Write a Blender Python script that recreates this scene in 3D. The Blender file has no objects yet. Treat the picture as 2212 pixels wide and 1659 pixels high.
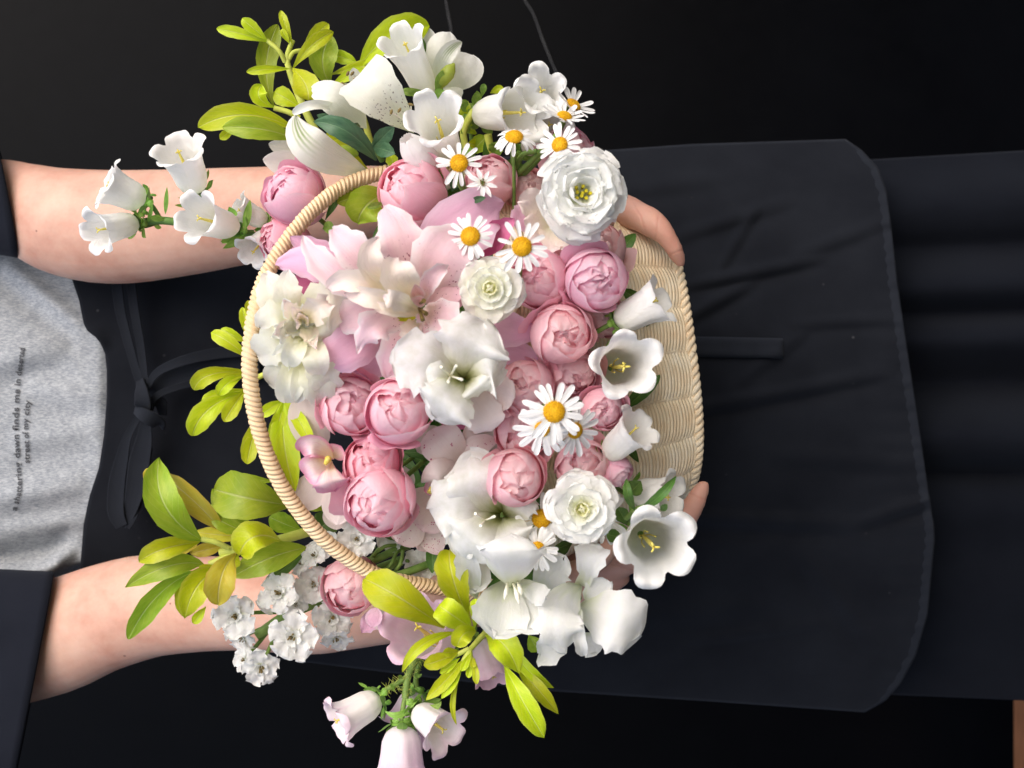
import bpy, math, random
import numpy as np
from mathutils import Matrix, Vector

# ------------------------------------------------------------------ scene
scene = bpy.context.scene
col = scene.collection
LENS, DIST, HEIGHT = 40.0, 0.90, 0.75        # camera 0.9 m in front of the person, 0.75 m above the floor
FPX = 2212.0 * LENS / 36.0
# sketch space: x = towards the person's feet, y = towards the person's raised side, z = towards the viewer (metres)
M4 = Matrix(((0, 1, 0, 0), (0, 0, -1, 0), (-1, 0, 0, HEIGHT), (0, 0, 0, 1)))

cam_data = bpy.data.cameras.new("camera")
cam_data.lens = LENS
cam_data.sensor_width = 36.0
cam_data.clip_start = 0.02
cam_data.clip_end = 200.0
cam_data.dof.use_dof = True
cam_data.dof.focus_distance = DIST - 0.17
cam_data.dof.aperture_fstop = 9.0
cam = bpy.data.objects.new("camera", cam_data)
col.objects.link(cam)
cam.matrix_world = M4 @ Matrix.Translation((0, 0, DIST))
scene.camera = cam

SUN_V = np.array([-0.62, 0.42, 0.66])         # direction towards the light, sketch space
SUN_W = (M4.to_3x3() @ Vector(SUN_V)).normalized()
world = bpy.data.worlds.new("World")
scene.world = world
world.use_nodes = True
wn = world.node_tree
sky = wn.nodes.new("ShaderNodeTexSky")
sky.sky_type = 'NISHITA'
sky.sun_disc = False
sky.sun_elevation = math.asin(SUN_W.z)
sky.sun_rotation = math.atan2(SUN_W.x, SUN_W.y)
sky.air_density = 0.8
sky.dust_density = 3.0
sky.ozone_density = 1.0
wn.nodes["Background"].inputs[1].default_value = 0.15
wn.links.new(sky.outputs[0], wn.nodes["Background"].inputs[0])
sun_data = bpy.data.lights.new("sun", 'SUN')
sun_data.energy = 0.95
sun_data.angle = math.radians(75)
sun_data.color = (1.0, 0.965, 0.92)
sun = bpy.data.objects.new("sun", sun_data)
col.objects.link(sun)
sun.rotation_euler = SUN_W.to_track_quat('Z', 'Y').to_euler()
vs = scene.view_settings
scene.display_settings.display_device = 'sRGB'
vs.view_transform = 'Standard'
vs.look = 'None'
vs.gamma = 1.0
vs.use_curve_mapping = False
vs.exposure = 0.72
scene.cycles.use_denoising = True
scene.cycles.max_bounces = 10
scene.cycles.diffuse_bounces = 7
scene.cycles.transmission_bounces = 6

# ------------------------------------------------------------------ helpers
rng = random.Random(7)

def P(u, v, z):
    k = (DIST - z) / FPX
    return np.array([(u - 1106.0) * k, (829.5 - v) * k, z])

def dpx(n, z):
    return n * (DIST - z) / FPX

def zoomer(x0, y0, f=2.212):
    return lambda x, y: ((x0 + x / f) / 1.82278, (y0 + y / f) / 1.82278)
ZA = zoomer(700, 0); ZB = zoomer(1500, 50); ZC = zoomer(1000, 750); ZD = zoomer(1700, 600)
ZE = zoomer(1000, 1300); ZF = zoomer(1700, 1250); ZG = zoomer(450, 1800); ZH = zoomer(1250, 1950)
ZI = zoomer(1800, 1850); ZJ = zoomer(1150, 2274); ZK = zoomer(0, 500); ZL = zoomer(0, 1200)
ZN = zoomer(0, 1950, 1.545)
ZS = 4.032                                     # zoom pixels per sketch unit

def norm(a):
    a = np.asarray(a, float)
    return a / (np.linalg.norm(a) + 1e-12)

class MB:
    """Collects grids into one mesh."""
    def __init__(self):
        self.v, self.f, self.uv, self.n = [], [], [], 0
    def grid(self, pts, closed=False, uv=None):
        pts = np.asarray(pts, float)
        nv, nu = pts.shape[:2]
        b = self.n
        self.v.append(pts.reshape(-1, 3)); self.n += nv * nu
        cu = nu if closed else nu - 1
        den = max(cu, 1)
        for j in range(nv - 1):
            for i in range(cu):
                i2 = (i + 1) % nu
                self.f.append((b + j * nu + i, b + j * nu + i2, b + (j + 1) * nu + i2, b + (j + 1) * nu + i))
                a0, a1, v0, v1 = i / den, (i + 1) / den, j / (nv - 1), (j + 1) / (nv - 1)
                self.uv += [(a0, v0), (a1, v0), (a1, v1), (a0, v1)]
        return self
    def cap(self, ring):
        ring = np.asarray(ring, float)
        b = self.n
        self.v.append(ring); self.n += len(ring)
        self.f.append(tuple(range(b, b + len(ring))))
        self.uv += [(0.5, 0.5)] * len(ring)
        return self
    def mesh(self, name, mat):
        me = bpy.data.meshes.new(name)
        me.from_pydata(np.concatenate(self.v).tolist(), [], self.f)
        uvl = me.uv_layers.new(name="UVMap")
        uvl.data.foreach_set("uv", np.array(self.uv, float).ravel())
        me.polygons.foreach_set("use_smooth", [True] * len(me.polygons))
        me.materials.append(mat)
        me.update()
        return me
    def build(self, name, mat, parent=None, offset=None):
        if offset is not None:
            self.v = [a - offset for a in self.v]
        return link(name, self.mesh(name, mat), parent)

def link(name, me, parent=None):
    o = bpy.data.objects.new(name, me)
    col.objects.link(o)
    if parent is not None:
        o.parent = parent
    return o

def thing(name, label, cat, origin=(0, 0, 0), rot=None, group=None):
    o = bpy.data.objects.new(name, None)
    o.empty_display_size = 0.01
    col.objects.link(o)
    m = Matrix.Translation(tuple(origin))
    if rot is not None:
        m = m @ rot.to_4x4()
    o.matrix_world = M4 @ m
    o['label'] = label; o['category'] = cat
    if group: o['group'] = group
    return o

def tag_struct(o, kind='structure'):
    o['kind'] = kind
    return o

def facing(n, spin=0.0):
    n = Vector(n).normalized()
    z = Vector((0, 0, 1))
    q = z.rotation_difference(n)
    return (q.to_matrix() @ Matrix.Rotation(spin, 3, 'Z'))

def bez(a, m, b, t):
    c = 2 * m - 0.5 * (a + b)
    t = t[:, None]
    return (1 - t) ** 2 * a + 2 * t * (1 - t) * c + t * t * b

def catmull(pts, n):
    pts = np.asarray(pts, float)
    p = np.vstack([2 * pts[0] - pts[1], pts, 2 * pts[-1] - pts[-2]])
    out = []
    segs = len(pts) - 1
    for t in np.linspace(0, segs, n):
        i = min(int(t), segs - 1); f = t - i
        a, b, c, d = p[i], p[i + 1], p[i + 2], p[i + 3]
        out.append(0.5 * (2 * b + (c - a) * f + (2 * a - 5 * b + 4 * c - d) * f * f + (3 * b - a - 3 * c + d) * f ** 3))
    return np.array(out)

def frames(path, up=(0, 0, 1)):
    t = np.gradient(path, axis=0)
    t /= np.linalg.norm(t, axis=1)[:, None] + 1e-12
    n = np.zeros_like(t); u = np.asarray(up, float)
    for i in range(len(path)):
        u = u - t[i] * np.dot(u, t[i])
        if np.linalg.norm(u) < 1e-6:
            u = np.array([0.3, 1, 0.2]); u = u - t[i] * np.dot(u, t[i])
        u = u / np.linalg.norm(u); n[i] = u
    return t, n, np.cross(t, n)

def tube_pts(path, rad, sides=8, flat=1.0):
    path = np.asarray(path, float)
    rad = np.interp(np.linspace(0, 1, len(path)), np.linspace(0, 1, len(np.atleast_1d(rad))), np.atleast_1d(rad))
    t, n, b = frames(path)
    a = np.linspace(0, 2 * np.pi, sides, endpoint=False)
    return path[:, None, :] + rad[:, None, None] * (np.cos(a)[None, :, None] * b[:, None, :] + flat * np.sin(a)[None, :, None] * n[:, None, :])

def tube(mb, path, rad, sides=8, flat=1.0, caps=True):
    g = tube_pts(path, rad, sides, flat)
    mb.grid(g, closed=True)
    if caps:
        mb.cap(g[0][::-1]); mb.cap(g[-1])
    return mb

PROFILES = {
    'lance': (0.75, 1.3, 1.0), 'leaf': (0.85, 1.6, 0.92), 'obov': (1.0, 2.3, 0.72), 'ovate': (0.5, 2.0, 0.7),
    'round': (0.55, 3.2, 0.5), 'ray': (0.28, 7.0, 0.5), 'fan': (0.8, 9.0, 0.5), 'lily': (0.55, 1.7, 0.85), 'strap': (0.2, 9.0, 0.55),
}
def profile(kind, v):
    a, b, c = PROFILES[kind]
    x = np.linspace(0.001, 0.999, 200)
    f = lambda q: q ** a * np.clip(1 - q ** b, 0, 1) ** c
    return f(np.clip(v, 0, 1)) / f(x).max()

def vspace(nv, tip=1.6):
    t = np.linspace(0, 1, nv)
    return 1 - (1 - t) ** tip

def strip(center, side, nrm, w, nu=9, cup=0.0, fold=0.0, ruffle=0.0, rfreq=3.0, phase=0.0, vv=None, notch=0.0, tang=None, wob=0.0, rib=0.0):
    """Petal or leaf surface: centre line + side vectors + upper normals, half widths w."""
    s = np.linspace(-1, 1, nu)
    nv = len(center)
    if vv is None: vv = np.linspace(0, 1, nv)
    S, V = np.meshgrid(s, vv)
    W = w[:, None] * np.ones_like(S)
    if abs(cup) > 1e-4:
        lat = np.sin(S * cup) / cup * W; up = (1 - np.cos(S * cup)) / cup * W
    else:
        lat = S * W; up = np.zeros_like(W)
    up = up + fold * np.abs(S) * W
    lat = lat * (1 + .9 * ruffle * np.abs(S) * V ** .5 * np.sin(2 * np.pi * 1.6 * rfreq * V + 1.9 * phase + 2.1 * np.sign(S)))
    wm = w.max()
    if rib:
        up = up + rib * W * (np.abs(S) ** .7 - .5 * np.exp(-((np.abs(S) - .3) / .15) ** 2))
    up = up + .35 * ruffle * wm * np.abs(S) ** 3 * V ** 0.5 * np.sin(2 * np.pi * 2.6 * rfreq * V + 2.3 * phase + 2.6 * np.sign(S))
    up = up + ruffle * wm * np.abs(S) ** 1.6 * V ** 0.6 * np.sin(2 * np.pi * (rfreq * V + 0.23 * np.sign(S)) + phase + 1.7 * np.sign(S))
    up = up + wob * wm * (np.sin(5.1 * V + 2.2 * S + phase) * np.sin(3.7 * S - 2.9 * V + 2 * phase))
    pts = center[:, None, :] + lat[..., None] * side[:, None, :] + up[..., None] * nrm[:, None, :]
    if notch and tang is not None:
        d = notch * wm * V ** 6 * (np.cos(S * np.pi * 2.0 + phase) * 0.5 + 0.3 * np.sin(S * 9 + phase))
        pts = pts + d[..., None] * tang[:, None, :]
    return pts

def ribbon(base, tip, width, mid=None, roll=0.0, prof='leaf', arch=0.0, nu=7, nv=12, wb=0.06, **kw):
    """Surface between two points of the sketch space (each an (x, y, z) array); width is its full width in metres."""
    base = np.asarray(base, float); tip = np.asarray(tip, float)
    L = np.linalg.norm(tip - base)
    if mid is None:
        mid = 0.5 * (base + tip) + np.array([0, 0, arch * L])
    vv = vspace(nv)
    c = bez(base, np.asarray(mid, float), tip, vv)
    t = np.gradient(c, axis=0); t /= np.linalg.norm(t, axis=1)[:, None] + 1e-12
    view = np.array([0, 0, DIST]) - c
    view /= np.linalg.norm(view, axis=1)[:, None]
    side = np.cross(t, view)
    side /= np.linalg.norm(side, axis=1)[:, None] + 1e-12
    for i in range(1, nv):
        if np.dot(side[i], side[i - 1]) < 0: side[i] = -side[i]
    nr = np.cross(side, t)
    if nr[:, 2].mean() < 0: nr = -nr; side = -side
    rl = np.linspace(roll, roll, nv) if np.isscalar(roll) else np.interp(vv, np.linspace(0, 1, len(roll)), roll)
    cs, sn = np.cos(rl)[:, None], np.sin(rl)[:, None]
    side, nr = side * cs + nr * sn, nr * cs - side * sn
    w = 0.5 * width * np.maximum(profile(prof, vv), wb * (1 - vv) ** 0.5)
    return strip(c, side, nr, w, nu=nu, vv=vv, tang=t, **kw)

def radial(L, W, th, phi, r0=0.0, z0=0.0, prof='obov', nu=9, nv=12, wb=0.12, **kw):
    """Petal growing from the flower's axis (z): th = list of angles from the axis in degrees along the petal."""
    vv = vspace(nv)
    a = np.radians(np.interp(vv, np.linspace(0, 1, len(th)), th))
    dv = np.diff(vv, prepend=0)
    y = r0 + L * np.cumsum(np.sin(a) * dv); z = z0 + L * np.cumsum(np.cos(a) * dv)
    c = np.stack([np.zeros(nv), y, z], 1)
    side = np.tile(np.array([1.0, 0, 0]), (nv, 1))
    nr = np.stack([np.zeros(nv), -np.cos(a), np.sin(a)], 1)
    tg = np.stack([np.zeros(nv), np.sin(a), np.cos(a)], 1)
    w = 0.5 * W * np.maximum(profile(prof, vv), wb * (1 - vv) ** 0.5)
    p = strip(c, side, nr, w, nu=nu, vv=vv, tang=tg, **kw)
    cs, sn = math.cos(phi), math.sin(phi)
    R = np.array([[cs, -sn, 0], [sn, cs, 0], [0, 0, 1]])
    return p @ R.T

# ------------------------------------------------------------------ materials
def srgb(r, g, b):
    f = lambda c: (c / 255 / 12.92) if c / 255 <= 0.04045 else ((c / 255 + 0.055) / 1.055) ** 2.4
    return (f(r), f(g), f(b), 1.0)

class NT:
    def __init__(self, name):
        self.m = bpy.data.materials.new(name)
        self.m.use_nodes = True
        self.t = self.m.node_tree
        self.bsdf = self.t.nodes["Principled BSDF"]
        self.out = self.t.nodes["Material Output"]
    def n(self, kind, **props):
        o = self.t.nodes.new("ShaderNode" + kind)
        for k, v in props.items(): setattr(o, k, v)
        return o
    def l(self, a, b): self.t.links.new(a, b)
    def set(self, node, **kw):
        for k, v in kw.items():
            node.inputs[k.replace('_', ' ')].default_value = v
    def ramp(self, fac, stops):
        r = self.n("ValToRGB")
        e = r.color_ramp.elements
        while len(e) < len(stops): e.new(0.5)
        for el, (p, c) in zip(e, stops):
            el.position = p; el.color = c if len(c) == 4 else (*c, 1)
        self.l(fac, r.inputs[0])
        return r.outputs[0]
    def mix(self, fac, a, b, mode='MIX'):
        m = self.n("Mix", data_type='RGBA', blend_type=mode)
        for sock, val in ((m.inputs[0], fac), (m.inputs[6], a), (m.inputs[7], b)):
            if hasattr(val, 'is_output'): self.l(val, sock)
            else: sock.default_value = val
        return m.outputs[2]
    def math(self, op, a, b=None, c=None):
        m = self.n("Math", operation=op)
        for i, val in enumerate((a, b, c)):
            if val is None: continue
            if hasattr(val, 'is_output'): self.l(val, m.inputs[i])
            else: m.inputs[i].default_value = val
        return m.outputs[0]
    def noise(self, vec, scale, detail=3.0, rough=0.5, dist=0.0):
        o = self.n("TexNoise")
        self.set(o, Scale=scale, Detail=detail, Roughness=rough, Distortion=dist)
        if vec is not None: self.l(vec, o.inputs['Vector'])
        return o.outputs['Fac']
    def mapping(self, vec, scale=(1, 1, 1), loc=(0, 0, 0)):
        o = self.n("Mapping")
        o.inputs['Scale'].default_value = scale; o.inputs['Location'].default_value = loc
        self.l(vec, o.inputs['Vector'])
        return o.outputs[0]
    def bump(self, h, strength=0.3, dist=0.001):
        b = self.n("Bump")
        self.set(b, Strength=strength, Distance=dist)
        self.l(h, b.inputs['Height'])
        self.l(b.outputs[0], self.bsdf.inputs['Normal'])
        return b.outputs[0]

def petal_mat(name, stops, back=None, trans=0.3, rough=0.55, vein=0.12, veincol=None, spots=None, spot_scale=14, spot_range=(0.0, 1.0), edge=None, stripes=None, hue=0.0, bump=0.35, spec=0.25, mottle=0.06):
    """stops: colours along the petal from base to tip; back: colour of the reverse; stripes / spots: markings on the petal."""
    t = NT(name)
    uv = t.n("UVMap"); sep = t.n("SeparateXYZ"); t.l(uv.outputs[0], sep.inputs[0])
    X, Y = sep.outputs[0], sep.outputs[1]
    info = t.n("ObjectInfo")
    off = t.n("Combine" + "XYZ"); t.l(t.math('MULTIPLY', info.outputs['Random'], 37.0), off.inputs[0]); t.l(t.math('MULTIPLY', info.outputs['Random'], 19.0), off.inputs[1])
    vadd = t.n("VectorMath", operation='ADD'); t.l(uv.outputs[0], vadd.inputs[0]); t.l(off.outputs[0], vadd.inputs[1])
    coarse = t.noise(vadd.outputs[0], 3.0, 3)
    veins = t.noise(t.mapping(vadd.outputs[0], (46, 3.0, 1)), 1.0, 3, 0.6, 0.5)
    yy = t.math('ADD', Y, t.math('MULTIPLY', t.math('SUBTRACT', coarse, 0.5), 0.35))
    c = t.ramp(yy, stops)
    if edge:
        ed = t.math('MULTIPLY', t.math('ABSOLUTE', t.math('SUBTRACT', X, 0.5)), 2.0)
        m = t.n("MapRange"); t.set(m, **{'From_Min': 0.55, 'From_Max': 1.0}); t.l(ed, m.inputs[0])
        c = t.mix(m.outputs[0], c, edge)
    if back:
        geo = t.n("NewGeometry")
        c = t.mix(geo.outputs['Backfacing'], c, back)
    if vein:
        vc = veincol or (stops[-1][1][0] * 0.75, stops[-1][1][1] * 0.62, stops[-1][1][2] * 0.66, 1)
        m = t.n("MapRange"); t.set(m, **{'From_Min': 0.5, 'From_Max': 0.78, 'To_Max': vein * 2}); t.l(veins, m.inputs[0])
        c = t.mix(m.outputs[0], c, vc)
    if mottle:
        m = t.n("MapRange"); t.set(m, **{'From_Min': 0.35, 'From_Max': 0.7, 'To_Max': mottle * 3}); t.l(t.noise(vadd.outputs[0], 7.0, 4, 0.6), m.inputs[0])
        c = t.mix(m.outputs[0], c, (stops[0][1][0], stops[0][1][1], stops[0][1][2], 1))
    if stripes:
        w = t.n("TexWave", wave_type='BANDS', bands_direction='X'); t.set(w, Scale=stripes[1], Distortion=1.2); t.l(uv.outputs[0], w.inputs[0])
        ctr = t.n("MapRange"); t.set(ctr, **{'From_Min': 0.30, 'From_Max': 0.12}); t.l(t.math('ABSOLUTE', t.math('SUBTRACT', X, 0.5)), ctr.inputs[0])
        alo = t.n("MapRange"); t.set(alo, **{'From_Min': stripes[2], 'From_Max': stripes[2] + 0.25}); t.l(Y, alo.inputs[0])
        f = t.math('MULTIPLY', t.math('MULTIPLY', ctr.outputs[0], alo.outputs[0]), t.math('ADD', t.math('MULTIPLY', w.outputs['Fac'], 0.75), 0.1))
        c = t.mix(f, c, stripes[0])
    if spots:
        vo = t.n("TexVoronoi"); t.set(vo, Scale=spot_scale); t.l(t.mapping(vadd.outputs[0], (1.0, 1.6, 1)), vo.inputs['Vector'])
        a = t.n("MapRange"); t.set(a, **{'From_Min': 0.24, 'From_Max': 0.17}); t.l(vo.outputs['Distance'], a.inputs[0])
        lo = t.n("MapRange"); t.set(lo, **{'From_Min': spot_range[0], 'From_Max': spot_range[0] + 0.12}); t.l(Y, lo.inputs[0])
        hi = t.n("MapRange"); t.set(hi, **{'From_Min': spot_range[1], 'From_Max': spot_range[1] - 0.2}); t.l(Y, hi.inputs[0])
        f = t.math('MULTIPLY', t.math('MULTIPLY', lo.outputs[0], hi.outputs[0]), a.outputs[0])
        sel = t.n("MapRange"); t.set(sel, **{'From_Min': 0.45, 'From_Max': 0.5}); t.l(coarse, sel.inputs[0])
        c = t.mix(t.math('MULTIPLY', f, sel.outputs[0]), c, spots)
    hs = t.n("HueSaturation")
    t.l(t.math('ADD', t.math('MULTIPLY', t.math('SUBTRACT', info.outputs['Random'], 0.5), hue), 0.5), hs.inputs['Hue'])
    t.l(t.math('ADD', t.math('MULTIPLY', info.outputs['Random'], 0.10), 0.93), hs.inputs['Value'])
    t.l(c, hs.inputs['Color'])
    c = hs.outputs[0]
    t.l(c, t.bsdf.inputs['Base Color'])
    t.set(t.bsdf, Roughness=rough)
    t.bsdf.inputs['Specular IOR Level'].default_value = spec
    nrm = t.bump(t.math('ADD', t.math('MULTIPLY', veins, .45), t.math('ADD', t.math('MULTIPLY', coarse, 1.6), t.math('MULTIPLY', t.noise(vadd.outputs[0], 11.0, 4, 0.6), .8))), bump, 0.0007)
    tr = t.n("BsdfTranslucent"); t.l(c, tr.inputs[0]); t.l(nrm, tr.inputs[1])
    mx = t.n("MixShader"); mx.inputs[0].default_value = trans
    t.l(t.bsdf.outputs[0], mx.inputs[1]); t.l(tr.outputs[0], mx.inputs[2]); t.l(mx.outputs[0], t.out.inputs[0])
    return t.m

def leaf_mat(name, c0, c1, rib, back, trans=0.35, rough=0.38, edge=None):
    t = NT(name)
    uv = t.n("UVMap"); sep = t.n("SeparateXYZ"); t.l(uv.outputs[0], sep.inputs[0])
    X, Y = sep.outputs[0], sep.outputs[1]
    info = t.n("ObjectInfo")
    off = t.n("CombineXYZ"); t.l(t.math('MULTIPLY', info.outputs['Random'], 37.0), off.inputs[0])
    va = t.n("VectorMath", operation='ADD'); t.l(uv.outputs[0], va.inputs[0]); t.l(off.outputs[0], va.inputs[1])
    n1 = t.noise(t.mapping(va.outputs[0], (2, 3, 1)), 1.6, 4, 0.6)
    c = t.mix(t.ramp(n1, [(0.36, (0, 0, 0, 1)), (0.66, (1, 1, 1, 1))]), c0, c1)
    geo = t.n("NewGeometry")
    c = t.mix(geo.outputs['Backfacing'], c, back)
    ax = t.math('ABSOLUTE', t.math('SUBTRACT', X, 0.5))
    ribm = t.n("MapRange"); t.set(ribm, **{'From_Min': 0.035, 'From_Max': 0.012}); t.l(ax, ribm.inputs[0])
    # side veins: bands of (length - slope * distance from the rib)
    band = t.math('SINE', t.math('MULTIPLY', t.math('SUBTRACT', Y, t.math('MULTIPLY', ax, 0.55)), 62.0))
    vm = t.n("MapRange"); t.set(vm, **{'From_Min': 0.86, 'From_Max': 1.0, 'To_Max': 0.16}); t.l(band, vm.inputs[0])
    c = t.mix(vm.outputs[0], c, rib)
    c = t.mix(t.math('MULTIPLY', ribm.outputs[0], 0.75), c, rib)
    if edge:
        em = t.n("MapRange"); t.set(em, **{'From_Min': 0.38, 'From_Max': 0.5}); t.l(ax, em.inputs[0])
        c = t.mix(t.math('MULTIPLY', em.outputs[0], 0.7), c, edge)
    hs = t.n("HueSaturation")
    t.l(t.math('ADD', t.math('MULTIPLY', info.outputs['Random'], 0.03), 0.485), hs.inputs['Hue'])
    t.l(t.math('ADD', t.math('MULTIPLY', info.outputs['Random'], 0.38), 0.72), hs.inputs['Value'])
    t.l(c, hs.inputs['Color']); c = hs.outputs[0]
    t.l(c, t.bsdf.inputs['Base Color'])
    t.set(t.bsdf, Roughness=rough)
    t.bsdf.inputs['Specular IOR Level'].default_value = 0.4
    h = t.math('ADD', t.math('MULTIPLY', n1, 1.2), t.math('SUBTRACT', 0.0, t.math('ADD', ribm.outputs[0], t.math('MULTIPLY', vm.outputs[0], 1.3))))
    nr = t.bump(h, 0.45, 0.0007)
    tr = t.n("BsdfTranslucent"); t.l(c, tr.inputs[0])
    mx = t.n("MixShader"); mx.inputs[0].default_value = trans
    t.l(t.bsdf.outputs[0], mx.inputs[1]); t.l(tr.outputs[0], mx.inputs[2]); t.l(mx.outputs[0], t.out.inputs[0])
    return t.m

def plain_mat(name, c0, c1, scale=60.0, rough=0.6, bump=0.3, dist=0.001, spec=0.3, stretch=(1, 1, 1), detail=4):
    t = NT(name)
    tc = t.n("TexCoord")
    n1 = t.noise(t.mapping(tc.outputs['Object'], stretch), scale, detail, 0.6)
    t.l(t.ramp(n1, [(0.33, c0), (0.68, c1)]), t.bsdf.inputs['Base Color'])
    t.set(t.bsdf, Roughness=rough)
    t.bsdf.inputs['Specular IOR Level'].default_value = spec
    if bump: t.bump(n1, bump, dist)
    return t.m
# ------------------------------------------------------------------ flower materials
W1 = srgb(248, 248, 246); W2 = srgb(250, 250, 249); CREAM = srgb(244, 240, 214); LIMEW = srgb(232, 238, 205)
MAT = {}
def rose_set(name, pale, mid, deep):
    return (petal_mat(name + "_outer", [(0.0, pale), (0.45, mid), (0.8, mid), (1.0, pale)], back=deep, trans=0.42, vein=0.10, hue=0.016),
            petal_mat(name + "_inner", [(0.0, deep), (0.35, mid), (0.75, pale), (1.0, pale)], back=mid, trans=0.50, vein=0.06, hue=0.016))
MAT['rose_pink'] = rose_set("rose_pink", srgb(254, 230, 236), srgb(253, 208, 221), srgb(251, 186, 205))
MAT['rose_salmon'] = rose_set("rose_salmon", srgb(254, 231, 234), srgb(253, 210, 218), srgb(251, 188, 201))
MAT['rose_mauve'] = rose_set("rose_mauve", srgb(253, 230, 239), srgb(252, 208, 225), srgb(249, 188, 210))
MAT['rose_pale'] = rose_set("rose_pale", srgb(253, 232, 230), srgb(252, 218, 218), srgb(249, 202, 206))
MAT['rose_deep'] = rose_set("rose_deep", srgb(253, 220, 229), srgb(251, 194, 210), srgb(248, 172, 194))
MAT['bell'] = petal_mat("bell_white", [(0.0, srgb(240, 240, 224)), (0.4, W1), (1.0, W2)], trans=0.34, vein=0.08, veincol=srgb(224, 228, 208), rough=0.55, spec=0.25, bump=0.7)
MAT['bell_pink'] = petal_mat("bell_pink", [(0.0, srgb(246, 240, 240)), (0.5, srgb(248, 226, 236)), (1.0, srgb(242, 200, 222))], trans=0.3, vein=0.12, veincol=srgb(230, 170, 205))
MAT['bell_blush'] = petal_mat("bell_blush", [(0.0, srgb(250, 248, 240)), (0.6, srgb(250, 244, 244)), (1.0, srgb(244, 216, 230))], trans=0.3, vein=0.06, veincol=srgb(230, 200, 215))
MAT['white'] = petal_mat("petal_white", [(0.0, LIMEW), (0.22, W2), (1.0, W2)], trans=0.4, vein=0.05, veincol=srgb(226, 228, 222), bump=0.5)
MAT['trumpet'] = petal_mat("petal_trumpet", [(0.0, srgb(150, 158, 70)), (0.07, srgb(208, 212, 160)), (0.2, srgb(246, 247, 234)), (0.35, W2), (1.0, W2)], trans=0.42, vein=0.04, veincol=srgb(226, 228, 222), bump=0.4)
MAT['carnation'] = petal_mat("carnation_cream", [(0.0, srgb(236, 238, 190)), (0.4, srgb(249, 249, 236)), (1.0, W2)], trans=0.42, vein=0.04, veincol=srgb(232, 234, 214), bump=0.5)
MAT['heart'] = petal_mat("heart_cream", [(0.0, srgb(234, 236, 180)), (0.6, srgb(246, 244, 208)), (1.0, srgb(250, 248, 228))], trans=0.35, vein=0.04, veincol=srgb(230, 230, 190))
MAT['daisy'] = petal_mat("daisy_ray", [(0.0, srgb(244, 244, 230)), (0.2, W2), (1.0, W2)], trans=0.2, vein=0.03, veincol=srgb(226, 228, 228), stripes=(srgb(222, 224, 226), 3.0, -0.3))
MAT['lily'] = petal_mat("lily_blush", [(0.0, srgb(248, 236, 220)), (0.3, srgb(251, 214, 222)), (0.8, srgb(251, 216, 227)), (1.0, srgb(252, 240, 242))], edge=srgb(253, 244, 245), trans=0.3, vein=0.14, veincol=srgb(240, 190, 206), spots=srgb(150, 55, 85), spot_scale=15, spot_range=(0.08, 0.45), bump=0.5)
MAT['lily_spotted'] = petal_mat("lily_spotted", [(0.0, srgb(244, 214, 210)), (0.4, srgb(247, 208, 220)), (1.0, srgb(250, 222, 230))], trans=0.3, vein=0.10, veincol=srgb(235, 180, 198), spots=srgb(140, 45, 80), spot_scale=13, spot_range=(0.05, 0.9), bump=0.5)
MAT['lily_cream'] = petal_mat("lily_cream", [(0.0, srgb(240, 240, 200)), (0.35, srgb(252, 240, 226)), (1.0, srgb(253, 232, 234))], trans=0.32, vein=0.06, veincol=srgb(240, 220, 214), bump=0.5)
MAT['lily_mauve'] = petal_mat("lily_mauve", [(0.0, srgb(246, 205, 222)), (0.5, srgb(243, 190, 220)), (1.0, srgb(242, 196, 226))], back=srgb(238, 176, 208), edge=srgb(247, 214, 234), trans=0.3, vein=0.16, veincol=srgb(226, 150, 190), bump=0.6)
MAT['orchid'] = petal_mat("orchid_pale", [(0.0, srgb(246, 226, 220)), (0.5, srgb(248, 232, 228)), (1.0, srgb(244, 214, 222))], trans=0.3, vein=0.12, veincol=srgb(228, 180, 190), spots=srgb(196, 92, 132), spot_scale=9, spot_range=(0.25, 1.05))
MAT['orchid_lip'] = petal_mat("orchid_lip", [(0.0, srgb(250, 236, 190)), (0.25, srgb(250, 238, 228)), (0.62, srgb(246, 208, 224)), (1.0, srgb(214, 92, 150))], edge=srgb(236, 160, 196), trans=0.28, vein=0.2, veincol=srgb(206, 96, 150))
MAT['orchid_plain'] = petal_mat("orchid_plain", [(0.0, srgb(240, 228, 222)), (1.0, srgb(246, 232, 232))], trans=0.3, vein=0.1, veincol=srgb(224, 190, 196))
MAT['magenta'] = petal_mat("petal_magenta", [(0.0, srgb(190, 80, 130)), (1.0, srgb(226, 140, 180))], trans=0.25, vein=0.2)
MAT['alst'] = petal_mat("alstroemeria_white", [(0.0, srgb(228, 232, 205)), (0.4, srgb(246, 246, 236)), (1.0, W1)], trans=0.34, vein=0.05, veincol=srgb(225, 228, 205), bump=0.5)
MAT['alst_spot'] = petal_mat("alstroemeria_spotted", [(0.0, srgb(222, 228, 190)), (0.4, srgb(246, 246, 232)), (1.0, W1)], trans=0.34, vein=0.05, veincol=srgb(225, 228, 205), spots=srgb(92, 62, 58), spot_scale=17, spot_range=(0.02, 0.5), bump=0.5)
MAT['alst_green'] = petal_mat("alstroemeria_striped", [(0.0, srgb(230, 234, 205)), (0.4, srgb(247, 247, 240)), (1.0, W1)], trans=0.34, vein=0.05, stripes=(srgb(120, 150, 50), 2.6, 0.28), bump=0.5)
MAT['delph'] = petal_mat("delphinium_white", [(0.0, LIMEW), (0.2, W2), (1.0, W2)], trans=0.42, vein=0.05, veincol=srgb(222, 226, 208), bump=0.6)
MAT['lime'] = leaf_mat("leaf_lime", srgb(204, 224, 24), srgb(222, 234, 40), srgb(228, 238, 130), srgb(194, 216, 94), edge=srgb(214, 222, 90))
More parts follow.
